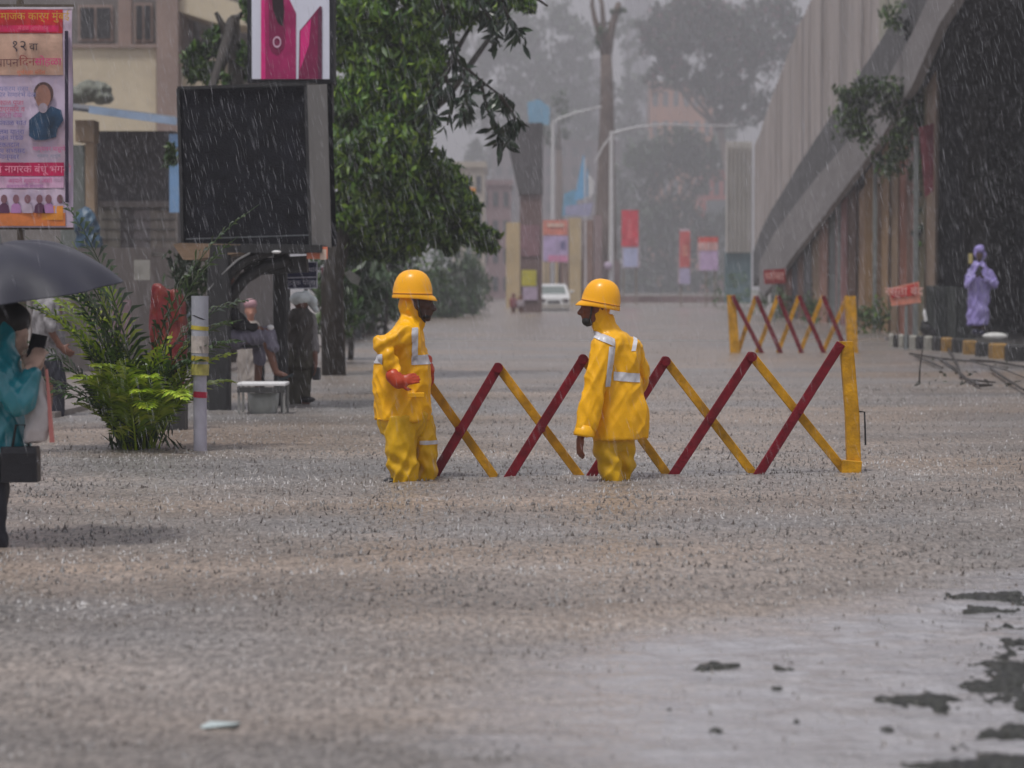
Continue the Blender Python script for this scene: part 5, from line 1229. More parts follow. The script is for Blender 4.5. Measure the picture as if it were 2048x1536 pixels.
# stool in front of the kiosk
d = 22.9
stl = root('metal_table', at(521, 830, d), 'low metal stand with white top and grey tub below, in front of the kiosk', 'table'); stl.location.z = 0
ST = mat('grey_steel', (.25, .25, .24), .35, .15, 5); a = at(474, 769, d); b = at(571, 769, d)
m = MB(); m.box(((a.x + b.x) / 2, d + .2, a.z), (b.x - a.x, .4, .03)); m.build('top', mat('white_plastic', (.75, .75, .75)), stl, bevel=.006)
for x in (a.x + .015, b.x - .015, a.x + .07, b.x - .07):
    for y in (d + .02, d + .38):
        if abs(x - a.x) > .05 and abs(x - b.x) > .05 and y < d + .1: continue
        m = MB(); m.box((x, y, a.z / 2 - .1), (.022, .022, a.z + .17)); m.build('leg', ST, stl)
m = MB(); m.beam((a.x, d + .01, a.z - .05), (b.x, d + .01, a.z - .05), .02, .05); m.build('apron', mat('dark_apron', (.05, .05, .05)), stl)
tb = MB(); tb.loft([(Vector(((a.x + b.x) / 2, d + .2, -.1)), (.11, 0, 0), (0, .1, 0)), (Vector(((a.x + b.x) / 2, d + .2, .12)), (.145, 0, 0), (0, .12, 0)), (Vector(((a.x + b.x) / 2, d + .2, .19)), (.15, 0, 0), (0, .12, 0))], 20, 2.2); tb.build('tub', mat('grey_tub', (.33, .35, .33), .3, .1), smooth=True, label='pale grey tub standing under the metal stand', cat='tub')

# banded bollard
d = dist(902)
bo = root('bollard', at(396, 900, d), 'white plastic bollard with red band below and yellow bands round its upper sleeve', 'bollard'); bo.location.z = 0
x = at(396, 0, d).x; Z = lambda py: at(0, py, d).z; PW = mat('bollard_white', (.40, .39, .47), .4, .08, 3, dirt=(.3, .28, .3), dscale=4)
def cyl(name, y0, y1, r, mm, parent=bo): m = MB(); m.tube([Vector((x, d, Z(y0))), Vector((x + (.003 if y1 < 800 else 0), d, Z(y1)))], r, 20); return m.build(name, mm, parent, smooth=False)
m = MB(); m.tube([Vector((x, d, -.3)), Vector((x, d, Z(740)))], .049, 20); m.build('shaft', PW, bo)
cyl('red_band', 795, 783, .0515, mat('band_red', (.42, .01, .05), .3, .1)); cyl('sleeve', 740, 592, .062, mat('sleeve_grey_white', (.33, .34, .39), .5, .15, 4))
cyl('yellow_band', 722, 712, .0645, mat('band_yellow', (.45, .36, .04), .4, .2)); cyl('yellow_band', 660, 652, .0645, mat('band_yellow', (.45, .36, .04))); cyl('dark_line', 636, 634, .0645, BLK)
cyl('sticker', 750, 728, .0655, mat('sticker_yellow', (.42, .38, .10), .5, .3, 9)); cyl('sticker', 706, 672, .0640, mat('sticker_pale', (.50, .44, .40), .5, .3, 9))

# ---------------- palm clump
PALM = [leafmat('palm_bright', [(.10, .18, .010), (.19, .30, .012), (.30, .40, .02), (.38, .44, .05)], .35), leafmat('palm_dark', [(.012, .03, .010), (.025, .06, .014), (.05, .10, .018)], .3)]
d = dist(897)
pm = root('palm_plant', at(278, 900, d), 'bushy areca palm with yellow green fronds standing in the flood water', 'palm'); pm.location.z = -.05
rg = random.Random(5)
def frond(b0, az, el, ln, dr, ll, mm, pairs=20, lift=.0):
    m = MB(); P_ = [Vector(b0)]; dirs = []; n = 10
    for i in range(n):
        e = el - dr * ((i + 1) / n) ** 1.6
        v = Vector((math.cos(az) * math.cos(e), math.sin(az) * math.cos(e), math.sin(e))); dirs.append(v); P_.append(P_[-1] + v * ln / n)
    m.tube(P_, [.008 - .006 * i / n for i in range(n + 1)], 4)
    for k in range(pairs):
        t = .22 + .76 * k / (pairs - 1); i = min(n - 1, int(t * n)); p = P_[i].lerp(P_[i + 1], t * n - i); v = dirs[i]
        side = v.cross(Vector((0, 0, 1))); side = side.normalized() if side.length > .05 else Vector((-math.sin(az), math.cos(az), 0)); up = side.cross(v)
        l = ll * (math.sin(math.pi * min(1, .18 + t * .85)) ** .6) * rg.uniform(.8, 1.1)
        for s_ in (-1, 1):
            dv = (v * .62 + side * s_ * .75 + up * rg.uniform(.0, .35)).normalized(); tip = p + dv * l + Vector((0, 0, -.28 * l)); mid = p + dv * l * .5 + Vector((0, 0, .0))
            wv = dv.cross(up).normalized() * .017 if dv.cross(up).length > .01 else side * .017
            m.add([p, mid + wv, tip, mid - wv], [(0, 1, 2, 3)])
    return m.build('frond', mm, pm)
for i in range(46):
    az = rg.uniform(0, 2 * math.pi); r0 = rg.uniform(0, .15); el = rg.uniform(1.08, 1.54); ln = rg.uniform(.5, 1.0)
    b0 = Vector((pm.location.x + math.cos(az) * r0, d + math.sin(az) * r0 * .8, -.05))
    frond(b0, az, el, ln, rg.uniform(.2, .9), rg.uniform(.17, .27), PALM[0] if i % 3 else PALM[1], 18)
for (az, el, ln, dr, ll, mm) in ((math.pi, 1.46, 1.35, .8, .34, 1), (math.pi * .96, 1.38, 1.35, .8, .34, 1), (math.pi * 1.04, 1.28, 1.1, .9, .3, 1), (.02, 1.48, 1.55, .85, .36, 1), (.1, 1.42, 1.15, 1.2, .36, 1), (-.1, 1.3, .8, 1.1, .26, 0), (math.pi * .9, 1.5, 1.5, .6, .36, 1), (math.pi * 1.1, .95, 1.0, 1.2, .26, 1), (.5, 1.2, .7, 1.3, .24, 0), (-.4, 1.35, .95, 1.3, .3, 1), (2.6, 1.35, 1.25, .8, .3, 0), (3.5, 1.3, 1.15, .8, .32, 0), (math.pi * 1.0, 1.52, 1.2, .5, .3, 0), (-1.4, 1.2, .8, 1.3, .24, 0), (-1.8, 1.2, .9, 1.3, .24, 0), (-1.1, 1.1, .8, 1.5, .22, 0)):
    for rep in (0, 1):
        frond((pm.location.x + rg.uniform(-.08, .08), d + rg.uniform(-.06, .06), -.05), az + rep * rg.uniform(-.3, .3), el - rep * rg.uniform(-.08, .12), ln * (1.38 - rep * .2), dr, ll, PALM[mm], 28)
PPt = clump((pm.location.x, d, .12), (.21, .18, .16), 260, 13, .3, .2, seed=3)
leaves('base_shoots', PPt, .16, .022, PALM[1], pm, droop=-.9, seed=3, kind='stuff')
c0 = at(385, 560, 27.5)
r = root('shrub', (c0.x, 27.5, 0), 'dark green shrub crowding the left side of the kiosk', 'shrub')
m = MB(); m.tube([(c0.x, 27.5, -.3), (c0.x, 27.5, 1.1)], [.03, .02], 6); m.build('stem', BARK, r)
leaves('foliage', np.concatenate([clump((c0.x, 27.5, 1.3), (.28, .25, .35), 420, 14, .3, .2, seed=71), clump((c0.x - .1, 27.5, .75), (.2, .2, .4), 220, 14, .3, .2, seed=72)]), .13, .05, LEAFD, r, seed=71, kind='stuff')
# red cloth on a stand behind the palm
d = 20.5
rd = root('red_cover', at(338, 810, d), 'crumpled red plastic cover hanging upright between palm and bollard', 'cover'); rd.location.z = 0
m = MB(); m.loft([(at(342, 808, d), (.10, 0, 0), (0, .09, 0)), (at(340, 760, d), (.12, 0, 0), (0, .1, 0)), (at(342, 700, d), (.13, 0, 0), (0, .1, 0)), (at(338, 655, d), (.16, 0, 0), (0, .1, 0)), (at(336, 610, d), (.155, 0, 0), (0, .1, 0)), (at(330, 582, d), (.11, 0, 0), (0, .08, 0)), (at(322, 574, d), (.05, 0, 0), (0, .05, 0))], 24, 2.2)
fuse(m, 'cover', mat('red_plastic', (.14, .006, .010), .45, .35, 5, coat=.05, dirt=(.30, .07, .01), dirt_amt=.5, dscale=3), rd, .014, 2, lambda p, n: .045 * noise.noise(Vector((p.x * 16, p.y * 16, p.z * 2.2))) + .015 * noise.noise(Vector((p.x * 30, p.y * 30, p.z * 9))))
m = MB(); m.box((at(342, 0, d).x, d, .02), (.22, .2, .5)); m.build('stand', KD, rd)

# ---------------- smaller people
def figure(label, d, shapes, name_group=None):
    """shapes: list of (part name, material, builder(MB), voxel, foldamp)"""
    r = root('person', shapes[0], label, 'person', name_group); r.location.z = 0
    return r
def fpart(r, name, mm, fn, vox, amp=0, par=None, sm=2, sx=9, sz=4):
    m = MB(); fn(m); return fuse(m, name, mm, par or r, vox, sm, folds(amp, sx, sz, len(name)) if amp else None)

# umbrella person, near left edge
d = dist(1090); Q = lambda px, py, dy=0: at(px, py, d + dy)
r = root('person', Q(-20, 1090), 'person in teal raincoat at the left edge looking down at a phone under the umbrella', 'person'); r.location.z = 0
SK2 = mat('light_brown_skin', (.50, .34, .27), .5, .1, 20)
def f(m):
    head(m, Q(22, 668), (.85, -.35, -.35), .92)
    m.cap(Q(5, 700), Q(-15, 745), .05, .07); m.loft([(Q(-30, 900), (.14, 0, 0), (0, .13, 0)), (Q(-35, 780), (.13, 0, 0), (0, .14, 0)), (Q(-25, 735), (.10, 0, 0), (0, .14, 0))])
    m.cap(Q(-10, 755, -.14), Q(25, 800, -.2), .04, .035); m.cap(Q(25, 800, -.2), Q(62, 735, -.16), .033, .026)
    m.cap(Q(-10, 755, .14), Q(30, 800, .15), .04, .035); m.cap(Q(30, 800, .15), Q(70, 745, .02), .033, .026)
    m.cap(Q(-35, 900, -.08), Q(-8, 1110, -.08), .07, .05); m.cap(Q(-50, 900, .08), Q(-60, 1110, .08), .07, .05)
    hand(m, Q(62, 738, -.15), (.35, .3, .9), (.2, .9, 0), .95, .8, 1); hand(m, Q(68, 742, .03), (.3, -.3, .9), (0, -.9, .1), .95, .8, -1)
fpart(r, 'body', SK2, f, .009)
def f(m): m.ell(Q(14, 640), (.108, .098, .095)); m.ell(Q(-4, 665), (.09, .092, .11)); m.ell(Q(50, 640, -.01), (.02, .03, .02))
fpart(r, 'hair', HAIR, f, .012, .006)
TEAL = mat('teal_raincoat', (.012, .20, .25), .3, .15, 5, coat=.4, dirt=(.03, .30, .36), dscale=3)
def f(m):
    m.loft([(Q(-20, 905), (.19, 0, 0), (0, .17, 0)), (Q(-20, 880), (.19, 0, 0), (0, .17, 0)), (Q(-25, 800), (.17, 0, 0), (0, .17, 0)), (Q(-22, 745), (.145, 0, 0), (0, .18, 0)), (Q(-15, 712), (.10, 0, 0), (0, .15, 0)), (Q(-6, 692), (.075, 0, 0), (0, .1, 0))])
    m.ell(Q(-12, 665), (.085, .10, .12)); m.cap(Q(-5, 735, -.13), Q(38, 800, -.2), .09, .072); m.cap(Q(38, 800, -.2), Q(64, 752, -.17), .066, .045)
    m.cap(Q(-10, 750, .14), Q(35, 805, .15), .08, .06); m.cap(Q(35, 805, .15), Q(66, 765, .04), .055, .042)
    m.cap(Q(8, 640, -.06), Q(14, 720, -.12), .03, .05)
fpart(r, 'raincoat', TEAL, f, .010, .014)
def f(m): m.cap(Q(-30, 890, -.08), Q(-10, 1010, -.09), .095, .07); m.cap(Q(-10, 1010, -.09), Q(-14, 1110, -.09), .07, .06); m.cap(Q(-50, 890, .08), Q(-60, 1110, .08), .09, .065)
fpart(r, 'trousers', mat('dark_navy_trousers', (.012, .014, .025), .5, .2), f, .012, .010)
m = MB(); m.box(Q(72, 700, -.08), (.075, .012, .15), ry=.2, rx=-.3); m.build('phone', mat('black_phone', (.01, .01, .012), .2, .1), bevel=.004, label='black phone held up by the person in teal', cat='phone')
um = root('umbrella', Q(5, 600), 'dark navy umbrella held over the person in teal', 'umbrella')
uc = Q(15, 588); UM = mat('navy_umbrella_cloth', (.010, .011, .024), .42, .15, 4, coat=.12, spec=.4)
Mr = Matrix.Rotation(-.11, 3, 'Y') @ Matrix.Rotation(.10, 3, 'X')
UR, UH = .54, .235
def upt(rad, a):  # rad 0..1
    sc_ = 1 - .10 * (1 - math.cos(8 * a)) / 2 * rad ** 2 * 1.0
    return uc + Mr @ Vector((math.cos(a) * UR * rad * sc_, math.sin(a) * UR * rad * sc_, UH * (1 - rad ** 2.6) + .015 * math.cos(8 * a) * rad * (1 - rad) * 4 * -.5))
m = MB(); V = [upt(0, 0)]; F = []; NA, NR = 64, 12
for j in range(1, NR + 1):
    for k in range(NA): V.append(upt(j / NR, 2 * math.pi * k / NA))
for k in range(NA): F.append((0, 1 + k, 1 + (k + 1) % NA))
for j in range(NR - 1):
    for k in range(NA):
        a = 1 + j * NA; F.append((a + k, a + NA + k, a + NA + (k + 1) % NA, a + (k + 1) % NA))
nV = len(V); V += [v - Vector((0, 0, .004)) for v in V]; F += [tuple(reversed([i + nV for i in q])) for q in F]
m.add(V, F); m.build('canopy', UM, um, smooth=True)
for k in range(8):
    a = 2 * math.pi * k / 8; m = MB(); m.tube([upt(t, a) - Vector((0, 0, .009)) for t in (.02, .25, .5, .75, 1.0)], .003, 5); m.build('rib', ST, um)
m = MB(); m.tube([uc + Mr @ Vector((0, 0, UH + .05)), uc + Mr @ Vector((0, 0, 0)), Q(20, 700, 0), Q(40, 770, -.05)], .006, 6); m.build('shaft', ST, um)
# bags
def f(m): m.loft([(Q(72, 884, -.12), (.052, 0, 0), (0, .05, 0)), (Q(74, 860, -.12), (.062, 0, 0), (0, .06, 0)), (Q(76, 800, -.12), (.055, 0, 0), (0, .045, 0)), (Q(74, 755, -.12), (.03, 0, 0), (0, .02, 0)), (Q(70, 735, -.14), (.012, 0, 0), (0, .01, 0))], 20, 2.4)
bg_ = root('plastic_bag', Q(74, 880, -.12), 'whitish translucent carrier bag hanging from the hand of the person in teal', 'bag')
fpart(bg_, 'bag', mat('pale_bag', (.50, .47, .47), .4, .12, 8), f, .007, .008, sm=1)
m = MB(); m.prism([Q(99, 885, -.15), Q(91, 740, -.15), Q(94, 738, -.15), Q(108, 885, -.15)], .02); m.build('pink_side', mat('pink_plastic', (.62, .22, .20), .4, .1, 6), bg_)
hbag = root('shopping_bag', Q(40, 960, -.1), 'black box shaped bag hanging low beside the teal raincoat', 'bag')
m = MB(); m.loft([(Q(42, 963, -.14), (.085, 0, 0), (0, .06, 0)), (Q(41, 905, -.14), (.085, 0, 0), (0, .06, 0)), (Q(40, 893, -.14), (.082, 0, 0), (0, .05, 0))], 24, 7); m.build('bag', mat('black_bag', (.010, .011, .016), .45, .2, 6, .2, 30), hbag)
m = MB(); m.tube([Q(25, 893, -.14), Q(32, 850, -.15), Q(50, 850, -.15), Q(58, 893, -.14)], .006, 6); m.build('handle', BLK, hbag)

# seated man in the kiosk
d = 24.1; Q = lambda px, py, dy=0: at(px, py, d + dy)
r = root('person', Q(460, 820), 'man in black top and grey shorts sitting in the kiosk with one foot raised', 'person'); r.location.z = 0
SK3 = mat('mid_brown_skin', (.16, .07, .045), .5, .15, 20)
def f(m):
    head(m, Q(452, 560), (.9, -.2, -.15), .95); m.cap(Q(448, 582), Q(442, 605), .045, .06); m.cap(Q(442, 610), Q(445, 680), .12, .12)
    m.cap(Q(450, 675, -.1), Q(530, 672, -.12), .08, .06); m.cap(Q(530, 672, -.12), Q(552, 745, -.12), .052, .034); m.cap(Q(552, 745, -.12), Q(572, 752, -.13), .032, .026)
    m.cap(Q(450, 678, .1), Q(520, 680, .1), .08, .06); m.cap(Q(520, 680, .1), Q(515, 770, .1), .05, .035)
    m.cap(Q(450, 610, -.14), Q(475, 650, -.18), .045, .036); m.cap(Q(475, 650, -.18), Q(520, 657, -.16), .035, .026)
    m.cap(Q(448, 610, .14), Q(478, 652, .16), .045, .036); m.cap(Q(478, 652, .16), Q(522, 660, .06), .035, .026)
    hand(m, Q(520, 657, -.16), (.9, .2, -.2), (0, .1, -1), .95, .5, 1); hand(m, Q(522, 660, .06), (.9, -.1, -.2), (0, 0, -1), .95, .5, -1)
fpart(r, 'body', SK3, f, .012)
def f(m): m.ell(Q(449, 548), (.098, .085, .075)); m.ell(Q(441, 560), (.07, .08, .08))
fpart(r, 'hair', HAIR, f, .015, .004)
def f(m):
    m.loft([(Q(446, 692), (.16, 0, 0), (0, .17, 0)), (Q(447, 650), (.155, 0, 0), (0, .17, 0)), (Q(445, 615), (.13, 0, 0), (0, .18, 0)), (Q(444, 597), (.08, 0, 0), (0, .12, 0))])
    m.cap(Q(452, 612, -.14), Q(478, 648, -.18), .065, .052); m.cap(Q(478, 648, -.18), Q(512, 656, -.16), .05, .04); m.cap(Q(450, 612, .14), Q(480, 650, .16), .065, .05); m.cap(Q(480, 650, .16), Q(514, 660, .06), .05, .04)
    m.cap(Q(470, 625, -.05), Q(500, 662, -.05), .05, .05)
fpart(r, 'shirt', mat('black_cloth', (.010, .010, .013), .7, .2, 6), f, .014, .012)
def f(m):
    m.cap(Q(450, 678, -.1), Q(535, 668, -.12), .105, .082); m.cap(Q(535, 668, -.12), Q(545, 694, -.12), .08, .068); m.cap(Q(450, 680, .1), Q(522, 678, .1), .10, .075); m.cap(Q(522, 678, .1), Q(519, 720, .1), .072, .06)
fpart(r, 'shorts', mat('grey_lilac_cloth', (.16, .15, .20), .7, .2, 5), f, .013, .016)
m = MB(); m.loft([(Q(571, 758, -.13), (.075, 0, .03), (0, .035, 0)), (Q(572, 752, -.13), (.075, 0, .03), (0, .035, 0))], 14); m.build('sandal', mat('black_sandal', (.02, .03, .035), .4, .1), r)
m = MB(); m.ell(Q(541, 655, -.14), (.035, .03, .028)); m.build('white_cup', mat('white_plastic', (.75, .75, .75)), smooth=True, label='small white cup on the knee of the seated man', cat='cup')
# person farther behind with pink cap
d = 31.0; Q = lambda px, py, dy=0: at(px, py, d + dy)
r = root('person', Q(502, 800), 'person with a pink cap and pale scarf seen through the kiosk', 'person'); r.location.z = 0
def f(m): head(m, Q(501, 622), (.15, -1, -.1), .95); m.cap(Q(501, 640), Q(502, 665), .05, .07); m.cap(Q(502, 675), Q(502, 760), .13, .12); m.cap(Q(494, 760, 0), Q(494, 850, 0), .07, .05); m.cap(Q(511, 760, 0), Q(511, 850, 0), .07, .05)
fpart(r, 'body', mat('warm_skin', (.42, .20, .14), .5, .1), f, .016)
def f(m): m.ell(Q(501, 608), (.088, .10, .07))
fpart(r, 'cap', mat('pink_cap', (.42, .24, .27), .6, .1), f, .014)
def f(m): m.loft([(Q(502, 770), (.17, 0, 0), (0, .14, 0)), (Q(502, 700), (.17, 0, 0), (0, .14, 0)), (Q(502, 665), (.19, 0, 0), (0, .12, 0)), (Q(502, 650), (.10, 0, 0), (0, .09, 0)), (Q(502, 642), (.075, 0, 0), (0, .08, 0))])
fpart(r, 'shirt', mat('pale_beige_cloth', (.34, .30, .27), .7, .2, 5), f, .016, .012)
# standing man in white cap
d = 24.9; Q = lambda px, py, dy=0: at(px, py, d + dy)
r = root('person', Q(600, 800), 'man standing beside the kiosk in white cap, dark brown vest and olive trousers', 'person'); r.location.z = 0
def f(m):
    head(m, Q(602, 606), (-.2, 1, -.2), .95); m.cap(Q(602, 622), Q(601, 640), .05, .07); m.cap(Q(600, 655), Q(600, 705), .095, .09)
    m.cap(Q(592, 705), Q(593, 825), .07, .045); m.cap(Q(609, 705), Q(611, 825), .07, .045)
    m.cap(Q(578, 640, .02), Q(572, 690, .02), .045, .038); m.cap(Q(572, 690, .02), Q(574, 735, -.05), .036, .026); m.cap(Q(622, 640, .02), Q(629, 690, .02), .045, .038); m.cap(Q(629, 690, .02), Q(631, 728, -.03), .036, .026)
    hand(m, Q(574, 735, -.05), (0, -.1, -1), (1, 0, 0), .95, .5, 1); hand(m, Q(631, 728, -.03), (0, -.1, -1), (-1, 0, 0), .95, .5, -1)
fpart(r, 'body', SK3, f, .013)
def f(m): m.ell(Q(600, 598), (.105, .12, .075)); m.ell(Q(626, 603, 0), (.05, .06, .06)); m.cap(Q(612, 590), Q(632, 620), .05, .03)
fpart(r, 'cap', mat('white_cap', (.62, .68, .68), .4, .1), f, .012, .004)
def f(m): m.loft([(Q(600, 722), (.125, 0, 0), (0, .12, 0)), (Q(600, 690), (.125, 0, 0), (0, .12, 0)), (Q(600, 650), (.14, 0, 0), (0, .13, 0)), (Q(601, 628), (.13, 0, 0), (0, .11, 0)), (Q(601, 616), (.08, 0, 0), (0, .09, 0))])
fpart(r, 'vest', mat('dark_brown_vest', (.05, .042, .036), .6, .25, 5), f, .014, .012)
def f(m): m.cap(Q(580, 636, .02), Q(573, 688, .02), .056, .048)
fpart(r, 'sleeve', mat('grey_shirt', (.20, .19, .19), .7, .15), f, .012, .005)
def f(m): m.cap(Q(622, 636, .02), Q(630, 700, .02), .056, .050)
fpart(r, 'sleeve', mat('grey_shirt', (.20, .19, .19)), f, .012, .005)
def f(m):
    m.loft([(Q(600, 735), (.14, 0, 0), (0, .12, 0)), (Q(600, 700), (.135, 0, 0), (0, .12, 0))]); m.cap(Q(591, 725), Q(591, 830), .085, .06); m.cap(Q(610, 725), Q(611, 792), .082, .055)
fpart(r, 'trousers', mat('olive_trousers', (.06, .055, .038), .7, .25, 5), f, .014, .012)
m = MB(); m.ell(Q(616, 799, -.04), (.075, .05, .032)); m.build('boot', BLK, r, smooth=True)
m = MB(); m.box(Q(633, 747, -.03), (.085, .05, .13)); m.build('hand_bag', mat('dark_grey_bag', (.05, .05, .055), .5, .1), bevel=.01, label='small dark bag hanging from the right hand of the standing man', cat='bag')
# walker behind the umbrella person
d = dist(832); Q = lambda px, py, dy=0: at(px, py, d + dy)
r = root('person', Q(108, 830), 'person in grey top and dark trousers walking behind the palm, mostly hidden', 'person'); r.location.z = 0
def f(m):
    head(m, Q(98, 560), (1, -.1, -.1), 1); m.cap(Q(96, 585), Q(96, 610), .05, .07); m.cap(Q(96, 620), Q(98, 690), .13, .12); m.cap(Q(98, 700, -.06), Q(112, 835, -.06), .07, .05); m.cap(Q(98, 700, .08), Q(95, 835, .08), .07, .05)
    m.cap(Q(96, 615, -.16), Q(104, 665, -.2), .045, .036); m.cap(Q(104, 665, -.2), Q(122, 695, -.18), .035, .026); hand(m, Q(122, 695, -.18), (.8, 0, -.5), (0, 1, 0), 1, .6, 1)
fpart(r, 'body', SK3, f, .014)
def f(m): m.ell(Q(95, 548), (.1, .09, .08))
fpart(r, 'hair', HAIR, f, .015)
def f(m): m.loft([(Q(98, 720), (.15, 0, 0), (0, .15, 0)), (Q(97, 650), (.15, 0, 0), (0, .16, 0)), (Q(96, 605), (.12, 0, 0), (0, .17, 0)), (Q(96, 592), (.07, 0, 0), (0, .1, 0))]); m.cap(Q(96, 615, -.16), Q(103, 655, -.2), .06, .052)
fpart(r, 'shirt', mat('grey_print_shirt', (.26, .25, .26), .7, .4, 12), f, .014, .012)
def f(m): m.cap(Q(100, 710, -.06), Q(118, 768, -.06), .09, .075); m.cap(Q(118, 768, -.06), Q(113, 835, -.06), .072, .06); m.cap(Q(98, 710, .08), Q(96, 835, .08), .09, .06)
fpart(r, 'trousers', mat('dark_blue_trousers', (.02, .022, .035), .7, .2), f, .013, .012)

# person in violet raincoat on the right pavement
d = 48.5; Q = lambda px, py, dy=0: at(px, py, d + dy)
r = root('person', Q(1958, 672), 'person in hooded violet raincoat standing on the right pavement holding up a phone', 'person'); r.location.z = .06
VIO = mat('violet_raincoat', (.30, .25, .58), .35, .15, 3, coat=.2, dirt=(.42, .40, .62), dscale=2, stretch=(2, 2, .4))
def f(m):
    head(m, Q(1959, 512), (-.15, -1, -.15), 1.0); m.cap(Q(1959, 525), Q(1959, 538), .05, .07); m.cap(Q(1959, 545), Q(1958, 600), .13, .13); m.cap(Q(1952, 600), Q(1950, 668), .08, .05); m.cap(Q(1964, 600), Q(1964, 668), .08, .05)
    m.cap(Q(1945, 542), Q(1937, 568, -.1), .045, .036); m.cap(Q(1937, 568, -.1), Q(1956, 550, -.28), .034, .026); m.cap(Q(1974, 542), Q(1982, 568, -.1), .045, .036); m.cap(Q(1982, 568, -.1), Q(1963, 552, -.28), .034, .026)
    hand(m, Q(1956, 550, -.28), (.2, -.2, 1), (1, 0, 0), 1, .7, 1); hand(m, Q(1963, 552, -.28), (-.2, -.2, 1), (-1, 0, 0), 1, .7, -1)
fpart(r, 'body', SKIN, f, .016)
def f(m):
    m.loft([(Q(1955, 650), (.20, 0, 0), (0, .17, 0)), (Q(1956, 620), (.21, 0, 0), (0, .18, 0)), (Q(1958, 580), (.21, 0, 0), (0, .18, 0)), (Q(1959, 548), (.22, 0, 0), (0, .16, 0)), (Q(1959, 532), (.14, 0, 0), (0, .12, 0)), (Q(1959, 522, .03), (.09, 0, 0), (0, .09, 0))])
    m.ell(Q(1960, 508, .05), (.115, .10, .14)); m.ell(Q(1960, 500, .01), (.10, .11, .085))
    m.cap(Q(1944, 545), Q(1934, 570, -.1), .085, .075); m.cap(Q(1934, 570, -.1), Q(1950, 556, -.24), .07, .05); m.cap(Q(1976, 545), Q(1988, 568, -.1), .085, .085); m.cap(Q(1988, 568, -.1), Q(1968, 558, -.24), .075, .05)
fpart(r, 'raincoat', VIO, f, .018, .028, sx=7, sz=1.2)
m = MB(); m.box(Q(1958, 541, -.33), (.10, .02, .20), ry=.5); m.build('phone', mat('black_phone', (.01, .01, .012), .2, .1), label='dark phone held up by the person in violet', cat='phone')
m = MB(); m.box(Q(1941, 517, -.1), (.07, .05, .20)); m.build('yellow_tag', mat('pale_yellow_plastic', (.50, .42, .16), .4, .1), label='pale yellow strip showing left of the violet hood', cat='cloth')
for px, py in ((1950, 664), (1962, 666)):
    m = MB(); m.ell(Q(px, py, -.05), (.07, .13, .075)); m.build('boot', mat('dark_blue_boot', (.012, .012, .04), .3, .1), r, smooth=True)
# wading people far off beside the pier
for k, (px, y0, y1, c, lab) in enumerate(((1027, 588, 622, (.20, .04, .05), 'tiny figure in dull red wading left of the pier'), (1041, 592, 620, (.35, .3, .33), 'tiny figure in pale clothes wading against the pier'))):
    d = 110.0; r = root('person', at(px, 620, d), lab, 'person', 'people wading by the pier'); r.location.z = 0; Q = lambda a, b, dy=0: at(a, b, d + dy)
    def f(m): m.ell(Q(px, y0 + 3), (.10, .1, .12)); m.cap(Q(px, y0 + 5), Q(px, y0 + 9), .05, .07); m.cap(Q(px, y0 + 10), Q(px, y1 - 14), .12, .1); m.cap(Q(px - 2, y1 - 14), Q(px - 2, y1 + 6), .07, .05); m.cap(Q(px + 2, y1 - 14), Q(px + 2, y1 + 6), .07, .05)
    fpart(r, 'body', SK3, f, .03)
    def f(m): m.loft([(Q(px, y1 - 6), (.17, 0, 0), (0, .14, 0)), (Q(px, y0 + 18), (.17, 0, 0), (0, .14, 0)), (Q(px, y0 + 10), (.19, 0, 0), (0, .12, 0)), (Q(px, y0 + 7), (.08, 0, 0), (0, .08, 0))]); m.cap(Q(px - 4, y0 + 11), Q(px - 6, y0 + 24), .06, .045); m.cap(Q(px + 4, y0 + 11), Q(px + 6, y0 + 24), .06, .045)
    fpart(r, 'clothes', mat('far_cloth_%d' % k, c, .7, .2), f, .03)

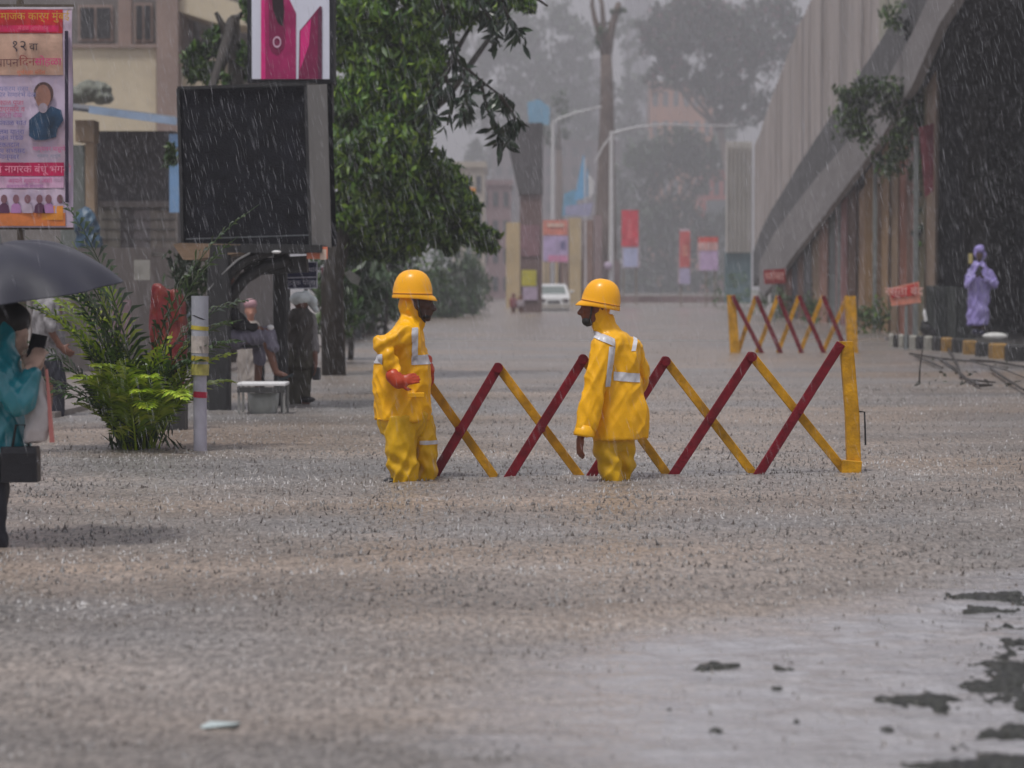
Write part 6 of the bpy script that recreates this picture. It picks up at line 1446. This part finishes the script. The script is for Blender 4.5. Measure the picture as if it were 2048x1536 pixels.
# ================================================================== RAIN AND AIR
rg = np.random.default_rng(17)
n = 105000
y = 42 * rg.uniform(.008, 1, n) ** (1 / 3) + .2; y = np.maximum(y, 4.2); y += rg.uniform(0, 1.5, n) * (y < 4.5)
x = rg.uniform(-.23, .23, n) * y; z = CAMH - .04 * y + rg.uniform(-.17, .17, n) * y; k = z > .05; x, y, z = x[k], y[k], z[k]; n = len(x)
ln = rg.uniform(.045, .11, n); w = rg.uniform(.0003, .00075, n); sl = rg.normal(-.16, .05, n)
V = []
for a in (0, 2.09, 4.19): V.append(np.stack([x + np.cos(a) * w, y + np.sin(a) * w, z], 1))
V.append(np.stack([x + sl * ln, y, z + ln * .65], 1)); V.append(np.stack([x - sl * ln * .4, y, z - ln * .35], 1))
V = np.stack(V, 1).reshape(-1, 3); i = np.arange(n)[:, None] * 5
F = np.concatenate([i + [[0, 1, 3]], i + [[1, 2, 3]], i + [[2, 0, 3]], i + [[1, 0, 4]], i + [[2, 1, 4]], i + [[0, 2, 4]]], 1).reshape(-1, 3)
me = bpy.data.meshes.new('rain'); me.vertices.add(n * 5); me.vertices.foreach_set('co', V.ravel())
me.loops.add(n * 18); me.loops.foreach_set('vertex_index', F.ravel().astype(np.int32))
me.polygons.add(n * 6); me.polygons.foreach_set('loop_start', np.arange(0, n * 18, 3, dtype=np.int32)); me.update(calc_edges=True)
me.materials.append(mat('rain_drop', (.50, .50, .54), .15, .05, 3))
link(bpy.data.objects.new('rain', me), None, 'falling raindrops in the air over the whole street', 'rain', kind='stuff')

m = MB(); m.box((0, 750, 64.25), (1820, 1540, 131.5))
hz = bpy.data.materials.new('haze'); hz.use_nodes = True; t = hz.node_tree; t.nodes.remove(t.nodes['Principled BSDF'])
pv = t.nodes.new('ShaderNodeVolumePrincipled'); pv.inputs['Density'].default_value = .0017; pv.inputs['Color'].default_value = (.93, .92, .96, 1); pv.inputs['Anisotropy'].default_value = .1
t.links.new(pv.outputs[0], t.nodes['Material Output'].inputs['Volume'])
m.build('haze', hz, None, label='grey rain haze filling the air over the street', cat='haze', kind='stuff')
